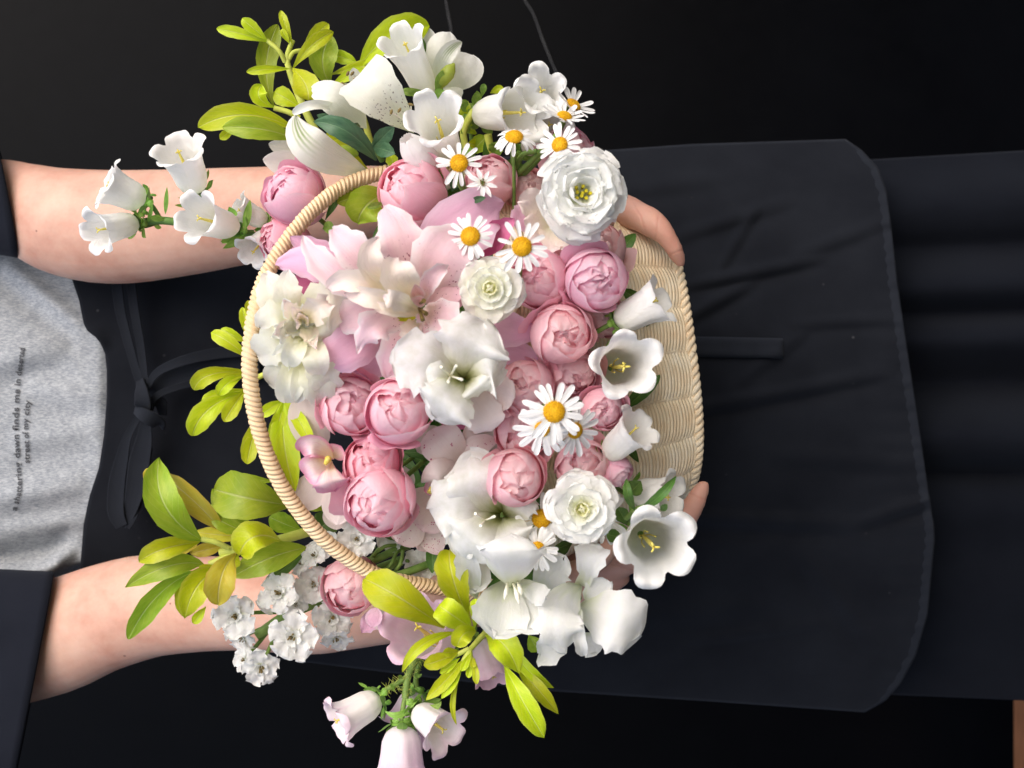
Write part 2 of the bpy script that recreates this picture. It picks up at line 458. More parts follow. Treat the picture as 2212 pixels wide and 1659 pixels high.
MAT['olive'] = leaf_mat("leaf_olive", srgb(156, 190, 42), srgb(182, 206, 62), srgb(204, 222, 130), srgb(170, 200, 94))
MAT['yellow'] = leaf_mat("leaf_yellow", srgb(226, 210, 56), srgb(230, 222, 84), srgb(240, 234, 150), srgb(232, 214, 130), edge=srgb(226, 196, 90))
MAT['green'] = leaf_mat("leaf_green", srgb(74, 112, 44), srgb(96, 134, 58), srgb(130, 160, 90), srgb(110, 140, 92))
MAT['bluegreen'] = leaf_mat("leaf_bluegreen", srgb(62, 98, 66), srgb(84, 120, 84), srgb(110, 142, 104), srgb(98, 128, 100), trans=0.2)
MAT['stem_lime'] = plain_mat("stem_lime", srgb(186, 196, 80), srgb(206, 212, 110), 90)
MAT['stem_green'] = plain_mat("stem_green", srgb(96, 128, 58), srgb(132, 158, 84), 120)
MAT['calyx'] = leaf_mat("calyx_green", srgb(128, 176, 62), srgb(164, 204, 98), srgb(150, 180, 100), srgb(120, 156, 80), trans=0.2)
MAT['disc'] = plain_mat("daisy_disc", srgb(196, 140, 8), srgb(238, 190, 24), 900, 0.7, 0.6, 0.0006)
MAT['pistil'] = plain_mat("pistil_yellow", srgb(214, 196, 72), srgb(226, 214, 120), 300)
MAT['pistil_white'] = plain_mat("pistil_cream", srgb(240, 238, 214), srgb(248, 246, 234), 300)
MAT['pollen'] = plain_mat("anther_brown", srgb(96, 80, 40), srgb(140, 120, 70), 400)
MAT['eye'] = plain_mat("eye_olive", srgb(190, 176, 30), srgb(214, 198, 40), 400)

# ------------------------------------------------------------------ flowers
CORE = P(1110, 830, 0.10)                       # all stems run down towards the middle of the basket

def stem_part(parent, rot, origin, r=0.0016, back=0.02, mat='stem_green', target=None):
    """Stem from the underside of a bloom (its local -z) towards the basket, in the bloom's own axes."""
    tgt = CORE if target is None else target
    loc = np.array(rot.transposed() @ Vector(tgt - np.asarray(origin)))
    p = np.array([[0, 0, -back * 0.3], [0, 0, -back - 0.012], 0.45 * loc + np.array([0, 0, -0.02]), 0.85 * loc])
    mb = MB(); tube(mb, catmull(p, 12), r, 6)
    mb.build('stem', MAT[mat], parent)

def make_rose(label, u, v, z, Rpx, n=(0, 0, 1), seed=1, kind='rose_pink', open_=0.5, guards=2, spin=None, ez=1.05):
    r = random.Random(seed); lean = r.uniform(0, 6.28); amt = r.uniform(8, 20)
    R = dpx(Rpx, z) * 1.02
    rot = facing(n, r.uniform(0, 6.28) if spin is None else spin)
    org = P(u, v, z - 0.55 * R)
    root = thing('garden_rose', label, 'rose', org, rot, 'pink garden roses in the basket')
    mo, mi = MAT[kind]
    def shell(rad, phi, span, th_end, flare, mat, crump=0.02, nu=15, nv=13, tuck=0.05, round_=30, tilt=.04):
        s = np.linspace(-1, 1, nu); t = 1 - (1 - np.linspace(0, 1, nv)) ** 1.5
        S, T = np.meshgrid(s, t)
        ph1, ph2 = r.uniform(0, 6.28), r.uniform(0, 6.28)
        pk = r.uniform(-0.25, 0.25)
        te = th_end + round_ * np.abs(S - pk * (1 - S * S)) ** 2.6 + 3.5 * np.sin(3.1 * S + ph1) + 2.0 * np.sin(7.3 * S + ph2)
        te = te - r.uniform(2, 9) * np.exp(-((S - pk) / 0.16) ** 2)          # small point at the rim
        th = np.radians(158 + (te - 158) * T)
        az = phi + np.radians(span) * S * (0.42 + 0.58 * np.sin(np.clip(T * 1.25, 0, 1) * np.pi / 2)) * (1 - 0.12 * T ** 5)
        rr = rad * (1 + tuck * S + crump * np.sin(4.2 * S + ph1 + 3 * T) * T ** 2 + 0.6 * crump * np.sin(9 * S + ph2 - 5 * T) * T ** 3)
        fl = np.clip((T - 0.72) / 0.28, 0, 1)
        rr = rr * (1 + flare * fl ** 2 * (1 + 0.35 * np.sin(2.3 * S + ph2)))
        x = rr * np.sin(th) * np.cos(az); y = rr * np.sin(th) * np.sin(az); zz = rr * np.cos(th) * ez * (1 - 0.25 * flare * fl)
        q_ = np.stack([x, y, zz], -1) @ np.array(Matrix.Rotation(r.gauss(0, tilt), 3, 'X') @ Matrix.Rotation(r.gauss(0, tilt), 3, 'Y')).T
        MB().grid(q_).build('petal', mat, root)
    def ln(a): return amt * math.cos(a - lean)
    a0 = r.uniform(0, 6.28)
    off = 12 * (open_ - .35)
    for i in range(guards):
        shell(R * 1.08, a0 + i * 2.4 + r.uniform(-.4, .4), 50, r.uniform(66, 98), r.uniform(.02, .26), mo, 0.03)
    for i in range(5):
        aa = a0 + i * 2.5132 + r.uniform(-.25, .25)
        shell(R * (1.0 - 0.014 * i), aa, r.uniform(62, 84), 50 + off + ln(aa) + r.uniform(-10, 14), r.uniform(0.0, .07), mo, 0.015)
    for i in range(5):
        aa = a0 + .5 + i * 2.513 + r.uniform(-.3, .3)
        shell(R * (0.90 - 0.016 * i), aa, r.uniform(52, 74), 36 + off + .8 * ln(aa) + r.uniform(-10, 9), r.uniform(-.02, .04), mi, 0.03)
    for i in range(5):
        shell(R * (0.82 - 0.016 * i), a0 + 1.1 + i * 2.513 + r.uniform(-.3, .3), r.uniform(44, 62), 22 + off + r.uniform(-9, 7), r.uniform(-.05, .03), mi, 0.05, round_=26, tilt=.14)
    for i in range(5):
        shell(R * (0.73 - 0.03 * i), a0 + .3 + i * 2.2 + r.uniform(-.4, .4), r.uniform(50, 75), 10 + off * .8 + r.uniform(-6, 7), r.uniform(-.05, .05), mi, 0.08, round_=30, tilt=.24)
    for i in range(4):
        shell(R * (0.60 - 0.07 * i), a0 + i * 1.9 + r.uniform(-.4, .4), r.uniform(70, 95), 8 + off * .6 + r.uniform(-4, 8), 0.0, mi, 0.10, round_=40, tilt=.26)
    th = np.linspace(0, 2.0, 16); az = np.linspace(0, 2 * np.pi, 36, endpoint=False)
    T, A = np.meshgrid(th, az, indexing='ij'); p1, p2 = r.uniform(0, 6), r.uniform(0, 6)
    cr = 1 - .10 * np.abs(np.sin(1.5 * A + p1 + 2.2 * T)) ** 6 - .09 * np.abs(np.sin(2.5 * A - p2 - 3.0 * T)) ** 8
    hr_ = .64 * R * cr
    MB().grid(np.stack([hr_ * np.sin(T) * np.cos(A), hr_ * np.sin(T) * np.sin(A), hr_ * np.cos(T) * 1.0], -1), closed=True).build('heart', mi, root)
    stem_part(root, rot, org, 0.0016, R * 0.9)
    return root

def make_daisy(label, u, v, z, disc, ray, n=(0, 0, 1), seed=1, droop=8.0, count=17, spin=None, name='daisy', stem_to=None):
    r = random.Random(seed)
    rot = facing(n, r.uniform(0, 6.28) if spin is None else spin)
    org = P(u, v, z)
    root = thing(name, label, 'daisy', org, rot, 'white daisies with yellow hearts')
    D, L = dpx(disc, z), dpx(ray, z)
    prev = None
    for i in range(count):
        ph = i * 2 * math.pi / count + r.uniform(-.13, .13)
        if r.random() < 0.06: continue
        ln = (L - D * 0.6) * r.uniform(.84, 1.08); w = ln * r.uniform(.24, .33)
        e = 84 + droop * r.uniform(.2, 2.0)
        p = radial(ln, w, [80, e, e + droop * r.uniform(-.5, 2)], ph, r0=D * 0.72, z0=-D * .10 - (i % 3) * D * 0.05, prof='ray', nu=7, nv=10, wb=.35, cup=r.uniform(-.5, .9), wob=.05, phase=r.uniform(0, 6), notch=.16)
        MB().grid(p).build('petal', MAT['daisy'], root)
    # heart: dome of packed florets
    dome = MB()
    th = np.linspace(0, np.pi * .62, 12); az = np.linspace(0, 2 * np.pi, 28, endpoint=False)
    T, A = np.meshgrid(th, az, indexing='ij')
    hh = .52
    dome.grid(np.stack([D * np.sin(T) * np.cos(A), D * np.sin(T) * np.sin(A), D * hh * np.cos(T) - D * .12], -1), closed=True)
    N = 130
    for k in range(N):
        q = math.sqrt((k + .5) / N) * 1.45; a = k * 2.39996
        sx, cx = math.sin(q), math.cos(q)
        if k < 12: cx -= .14
        c = np.array([D * sx * math.cos(a), D * sx * math.sin(a), D * hh * cx - D * .12])
        nn = norm([sx * math.cos(a) * hh, sx * math.sin(a) * hh, cx])
        s_ = norm(np.cross(nn, [0.3, .5, .8])); b_ = np.cross(nn, s_)
        rr = D * .085
        ring = [[c + rr * (s_ * math.cos(x) + b_ * math.sin(x)) for x in np.linspace(0, 2 * np.pi, 5, endpoint=False)],
                [c + nn * rr * 1.1 + .55 * rr * (s_ * math.cos(x) + b_ * math.sin(x)) for x in np.linspace(0, 2 * np.pi, 5, endpoint=False)]]
        dome.grid(ring, closed=True).cap(ring[1])
    dome.build('disc', MAT['disc'], root)
    # green cup below
    cup = MB(); zz = np.linspace(0, 1, 5)
    cup.grid([[[D * .8 * math.sqrt(max(1 - q * q, .02)) * math.cos(a), D * .8 * math.sqrt(max(1 - q * q, .02)) * math.sin(a), -D * .15 - q * D * .45] for a in np.linspace(0, 2 * np.pi, 14, endpoint=False)] for q in zz], closed=True)
    cup.build('calyx', MAT['calyx'], root)
    stem_part(root, rot, org, 0.0011, D * .5, target=stem_to)
    return root

def bell_mesh(L, R, seed, curl=1.0, lobes=5, tube_w=0.62, lobe=0.36, closed=False):
    """Bellflower corolla along +z, base at 0, mouth at L, mouth radius about R."""
    r = random.Random(seed)
    nu, nv = 60, 30
    az = np.linspace(0, 2 * np.pi, nu, endpoint=False)
    t = np.linspace(0, 1, nv)
    ph = r.uniform(0, 6.28)
    T, A = np.meshgrid(t, az, indexing='ij')
    ct = np.abs(np.cos(lobes * (A - ph) / 2))                    # 1 at the middle of a lobe, 0 in the notch
    amp = 1 + .12 * np.sin(2 * A + ph)
    tot = 1 + lobe * (np.clip(ct, 0, 1) ** .62 - .3) * amp       # arc length reached
    s = T * tot
    prof_s = [0, .05, .14, .3, .55, .75, .9, 1.0]
    prof_r = [.10, .33, .48, .58, .61, .66, .77, .90]
    if closed: prof_r = [.1, .45, .7, .85, .85, .72, .5, .35]
    rad = np.interp(np.clip(s, 0, 1), prof_s, np.array(prof_r) * (tube_w / .62))
    zz = np.clip(s, 0, 1) * 1.0
    e = np.clip(s - .86, 0, None)
    if not closed:
        ang = e * (5.2 * curl)
        Rc = 1 / (5.2 * curl)
        rad = np.where(e > 0, np.interp(.86, prof_s, np.array(prof_r) * (tube_w / .62)) + (1 - np.cos(ang)) * Rc * 1.35 + .25 * e, rad)
        zz = np.where(e > 0, .86 + np.sin(ang) * Rc, zz)
    crease = .035 * np.cos(lobes * (A - ph)) * np.sin(np.clip(T * 1.1, 0, 1) * np.pi) + .012 * np.sin(10 * A + 3 * T)
    rad = rad * (1 + crease + .03 * np.sin(2 * A + 1.3 * ph) + .02 * np.sin(3 * A - ph))
    rip = .008 * np.sin(15 * A + ph) * np.clip(e * 6, 0, 1)
    x, y = rad * R * np.cos(A), rad * R * np.sin(A)
    pts = np.stack([x, y, (zz + rip) * L], -1)
    return pts

def make_bell(parent, base, mouth, R, seed=1, mat='bell', curl=1.0, closed=False, style=True, sepals=True, name='bell', z_org=None, tube_w=.62, lobe=.36, calyx=True):
    """One bell as a part of PARENT (its corolla is the part's mesh; calyx and style are sub-parts)."""
    r = random.Random(seed * 3 + 1)
    base = np.asarray(base); mouth = np.asarray(mouth)
    ax = mouth - base; L = np.linalg.norm(ax)
    rot = facing(ax / L)
    mb = MB().grid(bell_mesh(L, R, seed, curl, closed=closed, tube_w=tube_w, lobe=lobe), closed=True)
    o = mb.build(name, MAT[mat], parent)
    o.matrix_local = Matrix.Translation(tuple(base - z_org)) @ rot.to_4x4()
    if calyx:
        cb = MB()
        a = np.linspace(0, 2 * np.pi, 16, endpoint=False)
        rr = R * .38
        prof = [(-.24, .10), (-.20, .7), (-.12, 1.05), (-.03, 1.2), (.03, 1.12)]
        cb.grid([[[rr * q * (1 + .14 * math.sin(5 * x)) * math.cos(x), rr * q * (1 + .14 * math.sin(5 * x)) * math.sin(x), h * R] for x in a] for h, q in prof], closed=True)
        if sepals:
            for i in range(5):
                p = radial(R * r.uniform(.7, 1.0), R * .55, [88, 60, r.uniform(10, 70)], i * 1.2566 + r.uniform(-.2, .2), r0=rr * 1.0, z0=-.12 * R, prof='leaf', nu=5, nv=8, cup=.6, wob=.08)
                cb.grid(p)
                q = radial(R * r.uniform(.40, .55), R * .5, [80, 130, 190], i * 1.2566 + .63, r0=rr * .9, z0=0, prof='round', nu=5, nv=6, cup=-.9)
                cb.grid(q)
        c = cb.build('calyx', MAT['calyx'], o)
    if style:
        sb = MB()
        ang = r.uniform(0, 6.28)
        tipx = .08 * R * math.cos(ang); tipy = .08 * R * math.sin(ang)
        p = catmull([[0, 0, .15 * L], [tipx * .4, tipy * .4, .55 * L], [tipx, tipy, .92 * L]], 8)
        tube(sb, p, [.055 * R, .075 * R, .085 * R, .05 * R], 8)
        for i in range(3):
            a = i * 2.094
            tube(sb, catmull([[tipx, tipy, .90 * L], [tipx + .08 * R * math.cos(a), tipy + .08 * R * math.sin(a), .97 * L], [tipx + .17 * R * math.cos(a), tipy + .17 * R * math.sin(a), .965 * L]], 5), [.04 * R, .03 * R], 6)
        for i in range(5):
            a = i * 1.2566 + .4
            tube(sb, catmull([[.05 * R, 0, .12 * L], [.2 * R * math.cos(a), .2 * R * math.sin(a), .25 * L], [.27 * R * math.cos(a), .27 * R * math.sin(a), .52 * L]], 6), [.02 * R, .03 * R], 5)
        sb.build('style', MAT['pistil'], o)
    return o

def bell_thing(label, base, mouth, R, seed, mat='bell', stem=True, stem_to=None, name='bellflower', **kw):
    """A single bell on its own stalk: base, mouth = (u, v, z)."""
    b, m = P(*base), P(*mouth)
    Rm = dpx(R, mouth[2])
    root = thing(name, label, 'bellflower', b, None, 'bellflowers in the basket')
    make_bell(root, b, m, Rm, seed, mat, z_org=b, **kw)
    if stem:
        tgt = CORE if stem_to is None else P(*stem_to)
        d = norm(b - m)
        p = catmull([np.zeros(3), d * .012, .5 * (tgt - b) + d * .015, .9 * (tgt - b)], 12)
        mb = MB(); tube(mb, p, .0015, 6); mb.build('stem', MAT['stem_green'], root)
    return root

def layered(root, layers, seed, R):
    """layers: (count, length, width, theta list, mat, profile, kwargs) in units of R."""
    r = random.Random(seed)
    for (n, Lg, W, th, mat, prof, kw) in layers:
        a0 = r.uniform(0, 6.28)
        for i in range(n):
            j = lambda q: q + r.uniform(-7, 7)
            k = dict(ruffle=.10, rfreq=2.2, cup=.5, wob=.08, notch=.12); k.update(kw)
            r0 = k.pop('r0', 0.03) * R; z0 = k.pop('z0', 0.0) * R
            p = radial(Lg * R * r.uniform(.88, 1.1), W * R * r.uniform(.88, 1.1), [j(x) for x in th], a0 + i * 2 * math.pi / n + r.uniform(-.22, .22), r0=r0, z0=z0 + r.uniform(-.02, .02) * R, prof=prof, nu=11, nv=14, phase=r.uniform(0, 6.28), **k)
            MB().grid(p).build('petal', MAT[mat], root)

def bloom(name, label, cat, u, v, z, Rpx, layers, n=(0, 0, 1), seed=1, group=None, depth=.35, stem=True):
    R = dpx(Rpx, z)
    rot = facing(n, seed * 1.7)
    org = P(u, v, z - depth * R)
    root = thing(name, label, cat, org, rot, group)
    layered(root, layers, seed, R)
    if stem: stem_part(root, rot, org, .0017, .01)
    return root, R

def petals_at(root, org, table, mat_default, zoom, seed=1, name='petal'):
    """table rows: (base x, y, z), (tip x, y, z), width in zoom pixels, dict of extras; x, y in the zoom's pixels."""
    r = random.Random(seed)
    out = []
    for row in table:
        (bx, by, bz), (tx, ty, tz), w = row[0], row[1], row[2]
        kw = dict(row[3]) if len(row) > 3 else {}
        mat = kw.pop('mat', mat_default)
        nm = kw.pop('name', name)
        mid = kw.pop('mid', None)
        b = P(*zoom(bx, by), bz); t = P(*zoom(tx, ty), tz)
        if mid is not None: mid = P(*zoom(mid[0], mid[1]), mid[2]) - org
        kw.setdefault('phase', r.uniform(0, 6.28)); kw.setdefault('wob', .05)
        g = ribbon(b - org, t - org, dpx(w / ZS, .5 * (bz + tz)), mid=mid, **kw) if False else ribbon(b, t, dpx(w / ZS, .5 * (bz + tz)), mid=None if mid is None else mid + org, **kw) - org
        out.append(MB().grid(g).build(nm, MAT[mat], root))
    return out

def stem_line(root, org, pts, r, mat='stem_green', zoom=None, name='stem', n=20, sides=8):
    q = [P(*(zoom(x, y) if zoom else (x, y)), z) - org for x, y, z in pts]
    mb = MB(); tube(mb, catmull(q, n), r, sides)
    return mb.build(name, MAT[mat], root)
# ------------------------------------------------------------------ setting: wall, floor, cables, stool
def wall_mat():
    t = NT("black_wall")
    tc = t.n("TexCoord")
    n1 = t.noise(tc.outputs['Object'], 6.0, 5, 0.6)
    t.l(t.ramp(n1, [(0.3, (0.0008, 0.0010, 0.0017, 1)), (0.7, (0.0014, 0.0017, 0.0026, 1))]), t.bsdf.inputs['Base Color'])
    t.l(t.ramp(t.noise(tc.outputs['Object'], 40.0, 3), [(0.3, (0.30, 0.30, 0.30, 1)), (0.7, (0.36, 0.36, 0.36, 1))]), t.bsdf.inputs['Roughness'])
    t.bsdf.inputs['Specular IOR Level'].default_value = 0.045
    return t.m
WALL_Z = -0.75
g = [[(x, y, WALL_Z) for y in np.linspace(-4, 4, 3)] for x in (HEIGHT, -2.2)]
wall = MB().grid(g).build('wall', wall_mat()); wall.matrix_world = M4.copy()
tag_struct(wall)
g = [[(HEIGHT, y, z) for y in np.linspace(-4, 4, 3)] for z in (-1.2, 3.5)]
floor = MB().grid(g).build('floor', plain_mat("grey_floor", (0.03, 0.03, 0.032, 1), (0.05, 0.05, 0.05, 1), 9.0, 0.7, 0.2)); floor.matrix_world = M4.copy()
tag_struct(floor)

cable_m = plain_mat("grey_cable", (0.06, 0.06, 0.065, 1), (0.09, 0.09, 0.09, 1), 30, 0.7, 0)
def cable(label, pts):
    q = np.array([P(*p) for p in pts]); o = q[0]
    mb = MB(); tube(mb, catmull(q - o, 40), 0.0008, 6)
    c = mb.build('cable', cable_m); c.matrix_world = M4 @ Matrix.Translation(tuple(o))
    c['label'] = label; c['category'] = 'cable'; c['group'] = 'thin cables on the black wall'
zc = WALL_Z + .004
cable("thin grey cable on the black wall meeting the daisies at the basket's rim", [(1120, -40, zc), (1134, 0, zc), (1152, 30, zc), (1172, 85, zc), (1193, 137, zc), (1210, 172, zc), (1240, 220, zc)])
cable("short faint grey cable on the black wall just above the striped alstroemeria", [(958, -60, zc), (963, 0, zc), (970, 40, zc), (975, 70, zc), (976, 110, zc)])

# wooden stool standing behind the skirt
wood = plain_mat("brown_wood", srgb(112, 74, 50), srgb(136, 92, 64), 30, 0.55, 0.3, 0.001, 0.3, (1, 1, 9))
def box(mb, x0, x1, y0, y1, z0, z1):
    c = [(x0, y0, z0), (x1, y0, z0), (x1, y1, z0), (x0, y1, z0), (x0, y0, z1), (x1, y0, z1), (x1, y1, z1), (x0, y1, z1)]
    for f in ((0, 3, 2, 1), (4, 5, 6, 7), (0, 1, 5, 4), (1, 2, 6, 5), (2, 3, 7, 6), (3, 0, 4, 7)):
        mb.grid([[c[f[0]], c[f[1]]], [c[f[3]], c[f[2]]]])
    return mb
def flat_shade(o):
    o.data.polygons.foreach_set("use_smooth", [False] * len(o.data.polygons))
so = P(2190, 1560, -0.58); so[2] = -0.42
st = thing('wooden_stool', "brown wooden stool edge showing beside the hem of the dark skirt", 'stool', so)
mb = MB(); box(mb, -.0, .03, -.34, .06, -.16, .16); o = mb.build('seat', wood, st); flat_shade(o)
bv = o.modifiers.new("soft", 'BEVEL'); bv.width = .004; bv.segments = 2
for yy in (-.31, -.01):
    for zz in (-.13, .09):
        mb = MB(); box(mb, .03, HEIGHT - so[0], yy, yy + .04, zz, zz + .04); flat_shade(mb.build('leg', wood, st))

# ------------------------------------------------------------------ cloth materials
def cloth_mat(name, c0, c1, rough=0.9, sheen=0.10, lint=True, weave=900.0):
    t = NT(name)
    tc = t.n("TexCoord")
    n1 = t.noise(tc.outputs['Object'], 14.0, 5, 0.62)
    c = t.ramp(n1, [(0.3, c0), (0.72, c1)])
    if lint:
        vo = t.n("TexVoronoi"); t.set(vo, Scale=60.0, Randomness=1.0); t.l(t.mapping(tc.outputs['Object'], (1, 1.0, 1)), vo.inputs['Vector'])
        a = t.n("MapRange"); t.set(a, **{'From_Min': 0.09, 'From_Max': 0.03}); t.l(vo.outputs['Distance'], a.inputs[0])
        sel = t.n("MapRange"); t.set(sel, **{'From_Min': 0.56, 'From_Max': 0.66, 'To_Max': 0.9}); t.l(t.noise(tc.outputs['Object'], 30.0, 2), sel.inputs[0])
        c = t.mix(t.math('MULTIPLY', a.outputs[0], sel.outputs[0]), c, (0.05, 0.05, 0.054, 1))
    t.l(c, t.bsdf.inputs['Base Color'])
    t.set(t.bsdf, Roughness=rough)
    t.bsdf.inputs['Specular IOR Level'].default_value = 0.05
    t.bsdf.inputs['Sheen Weight'].default_value = sheen
    t.bsdf.inputs['Sheen Roughness'].default_value = 0.6
    t.bsdf.inputs['Sheen Tint'].default_value = (0.3, 0.33, 0.4, 1)
    w = t.noise(tc.outputs['Object'], weave, 2, 0.7)
    t.bump(t.math('ADD', w, t.math('MULTIPLY', n1, 3.0)), 0.25, 0.0006)
    return t.m
APRON = cloth_mat("apron_black", (0.0054, 0.0062, 0.0088, 1), (0.0104, 0.0118, 0.0156, 1))
TIE = cloth_mat("tie_black", (0.0100, 0.0115, 0.0155, 1), (0.0155, 0.0178, 0.0235, 1), lint=False)
SKIRT = cloth_mat("skirt_black", (0.0038, 0.0046, 0.0074, 1), (0.0058, 0.0070, 0.0105, 1), lint=False, sheen=.06)
SLEEVE = cloth_mat("sleeve_navy", (0.0085, 0.0098, 0.0150, 1), (0.0125, 0.0142, 0.021, 1), lint=False)

def shirt_mat():
    t = NT("shirt_grey_melange")
    tc = t.n("TexCoord")
    v = t.mapping(tc.outputs['Object'], (300, 1300, 400))
    a = t.noise(v, 1.0, 3, 0.65, 0.4)
    b = t.noise(tc.outputs['Object'], 120.0, 3, 0.6)
    f = t.math('ADD', t.math('MULTIPLY', a, 0.75), t.math('MULTIPLY', b, 0.25))
    c = t.ramp(f, [(0.34, srgb(120, 126, 134)), (0.5, srgb(154, 159, 165)), (0.66, srgb(190, 194, 198))])
    t.l(c, t.bsdf.inputs['Base Color'])
    t.set(t.bsdf, Roughness=0.92)
    t.bsdf.inputs['Sheen Weight'].default_value = 0.2
    t.bump(f, 0.3, 0.0006)
    return t.m

def skin_mat():
    t = NT("skin")
    tc = t.n("TexCoord")
    n1 = t.noise(tc.outputs['Object'], 26.0, 5, 0.62)
    c = t.ramp(n1, [(0.3, srgb(190, 138, 118)), (0.48, srgb(205, 160, 140)), (0.70, srgb(217, 178, 158))])
    n2 = t.noise(tc.outputs['Object'], 260.0, 3, 0.6)
    m = t.n("MapRange"); t.set(m, **{'From_Min': 0.4, 'From_Max': 0.75, 'To_Max': 0.12}); t.l(n2, m.inputs[0])
    c = t.mix(m.outputs[0], c, srgb(206, 140, 120))
    # the fingers are ruddier than the arms
    sep = t.n("SeparateXYZ"); t.l(tc.outputs['Object'], sep.inputs[0])
    hd = t.n("MapRange"); t.set(hd, **{'From_Min': 0.04, 'From_Max': 0.11, 'To_Max': 0.35}); t.l(sep.outputs[0], hd.inputs[0])
    c = t.mix(hd.outputs[0], c, srgb(222, 156, 142))
    # moles: pigment at fixed places of the skin
    for p, r in MOLES:
        d = t.n("VectorMath", operation='DISTANCE'); t.l(tc.outputs['Object'], d.inputs[0]); d.inputs[1].default_value = tuple(p)
        mm = t.n("MapRange"); t.set(mm, **{'From_Min': r, 'From_Max': r * .4, 'To_Max': 0.75}); t.l(d.outputs['Value'], mm.inputs[0])
        c = t.mix(mm.outputs[0], c, srgb(112, 66, 54))
    hgt = n2
    for p, d_ in CREASES:
        vd = t.n("VectorMath", operation='SUBTRACT'); t.l(tc.outputs['Object'], vd.inputs[0]); vd.inputs[1].default_value = tuple(p)
        dt = t.n("VectorMath", operation='DOT_PRODUCT'); t.l(vd.outputs[0], dt.inputs[0]); dt.inputs[1].default_value = tuple(d_)
        ln = t.n("VectorMath", operation='LENGTH'); t.l(vd.outputs[0], ln.inputs[0])
        wob = t.math('ADD', dt.outputs['Value'], t.math('MULTIPLY', t.math('SUBTRACT', t.noise(tc.outputs['Object'], 160.0, 2), .5), .0016))
        a_ = t.n("MapRange"); t.set(a_, **{'From_Min': .0013, 'From_Max': .0}); t.l(t.math('ABSOLUTE', wob), a_.inputs[0])
        b_ = t.n("MapRange"); t.set(b_, **{'From_Min': .014, 'From_Max': .009}); t.l(ln.outputs['Value'], b_.inputs[0])
        k_ = t.math('MULTIPLY', a_.outputs[0], b_.outputs[0])
        hgt = t.math('SUBTRACT', hgt, t.math('MULTIPLY', k_, 3.0))
        c = t.mix(t.math('MULTIPLY', k_, .16), c, srgb(176, 104, 86))
    t.l(c, t.bsdf.inputs['Base Color'])
    t.set(t.bsdf, Roughness=0.5)
    t.bsdf.inputs['Specular IOR Level'].default_value = 0.35
    t.bsdf.inputs['Subsurface Weight'].default_value = 0.25
    t.bsdf.inputs['Subsurface Radius'].default_value = (1.0, 0.35, 0.2)
    t.bsdf.inputs['Subsurface Scale'].default_value = 0.006
    t.bump(hgt, 0.22, 0.0004)
    return t.m

# ------------------------------------------------------------------ person
person = thing('person', "person in a grey shirt and black apron holding the flower basket with both hands", 'person')

def body_z(u, v):
    """Front of the clothed torso and legs, sketch space depth."""
    w = 700.0
    q = np.clip((np.asarray(v, float) - 915.0) / w, -1, 1)
    return -0.012 - 0.17 * (1 - np.sqrt(np.clip(1 - q * q, 0, 1))) + 0.012 * np.exp(-((np.asarray(u, float) - 900) / 600.0) ** 2)

ARM_T = [(-800, 560, -.09, 150), (-400, 470, -.05, 120), (-120, 440, -.01, 96), (0, 434, .008, 90), (55, 452, .016, 101), (137, 480, .026, 117), (247, 491, .034, 123), (384, 482, .045, 116), (548, 464, .06, 103), (750, 442, .078, 84), (930, 428, .092, 68), (1060, 424, .10, 60)]
ARM_B = [(-800, 1240, -.09, 150), (-400, 1400, -.05, 128), (-60, 1405, .0, 128), (113, 1376, .02, 124), (213, 1338, .028, 117), (305, 1312, .035, 113), (385, 1306, .042, 105), (515, 1304, .054, 100), (673, 1318, .066, 95), (747, 1318, .072, 86), (861, 1313, .08, 73), (1000, 1300, .092, 60), (1100, 1284, .10, 55)]
PALM_T = [(1060, 424, .10, 60), (1150, 430, .105, 66), (1240, 446, .112, 66), (1310, 455, .115, 48)]
PALM_B = [(1100, 1284, .10, 55), (1180, 1268, .105, 64), (1270, 1240, .112, 66), (1345, 1212, .118, 50)]
FINGERS = [  # station lists (u, v, z, radius in sketch units); joints dip slightly
    [(1285, 438, .118, 34), (1341, 452, .130, 36), (1366, 462, .137, 35), (1384, 469, .142, 31.5), (1404, 480, .146, 33), (1430, 500, .149, 27), (1442, 515, .150, 22), (1455, 536, .149, 21), (1466, 558, .147, 16.5), (1474, 577, .144, 11)],
    [(1290, 460, .105, 34), (1350, 480, .085, 32), (1400, 520, .062, 28), (1425, 580, .048, 24), (1425, 640, .046, 18)],
    [(1270, 470, .098, 32), (1320, 500, .072, 30), (1355, 545, .05, 28), (1372, 610, .042, 24), (1370, 665, .042, 18)],
    [(1240, 475, .092, 28), (1275, 510, .068, 26), (1300, 550, .05, 24), (1310, 605, .042, 20), (1305, 645, .042, 15)],
    [(1190, 440, .118, 34), (1235, 452, .145, 30), (1280, 468, .168, 27), (1305, 480, .180, 23), (1322, 486, .186, 15)],
    [(1300, 1226, .118, 36), (1372, 1204, .130, 31), (1430, 1168, .140, 25), (1452, 1148, .143, 27), (1480, 1116, .146, 29), (1500, 1088, .147, 24), (1508, 1070, .147, 22), (1519, 1050, .146, 17), (1525, 1038, .145, 11)],
    [(1310, 1215, .105, 33), (1375, 1175, .082, 30), (1420, 1120, .058, 27), (1440, 1050, .046, 23), (1436, 990, .045, 17)],
    [(1290, 1205, .098, 32), (1345, 1160, .070, 29), (1385, 1105, .05, 26), (1395, 1040, .042, 23), (1388, 985, .042, 17)],
    [(1260, 1200, .092, 28), (1300, 1160, .066, 26), (1330, 1115, .048, 23), (1338, 1060, .042, 20), (1330, 1020, .042, 15)],
    [(1200, 1255, .118, 33), (1250, 1235, .150, 29), (1296, 1205, .176, 26), (1318, 1180, .188, 22), (1330, 1162, .192, 15)],
]
bm_ = MB()
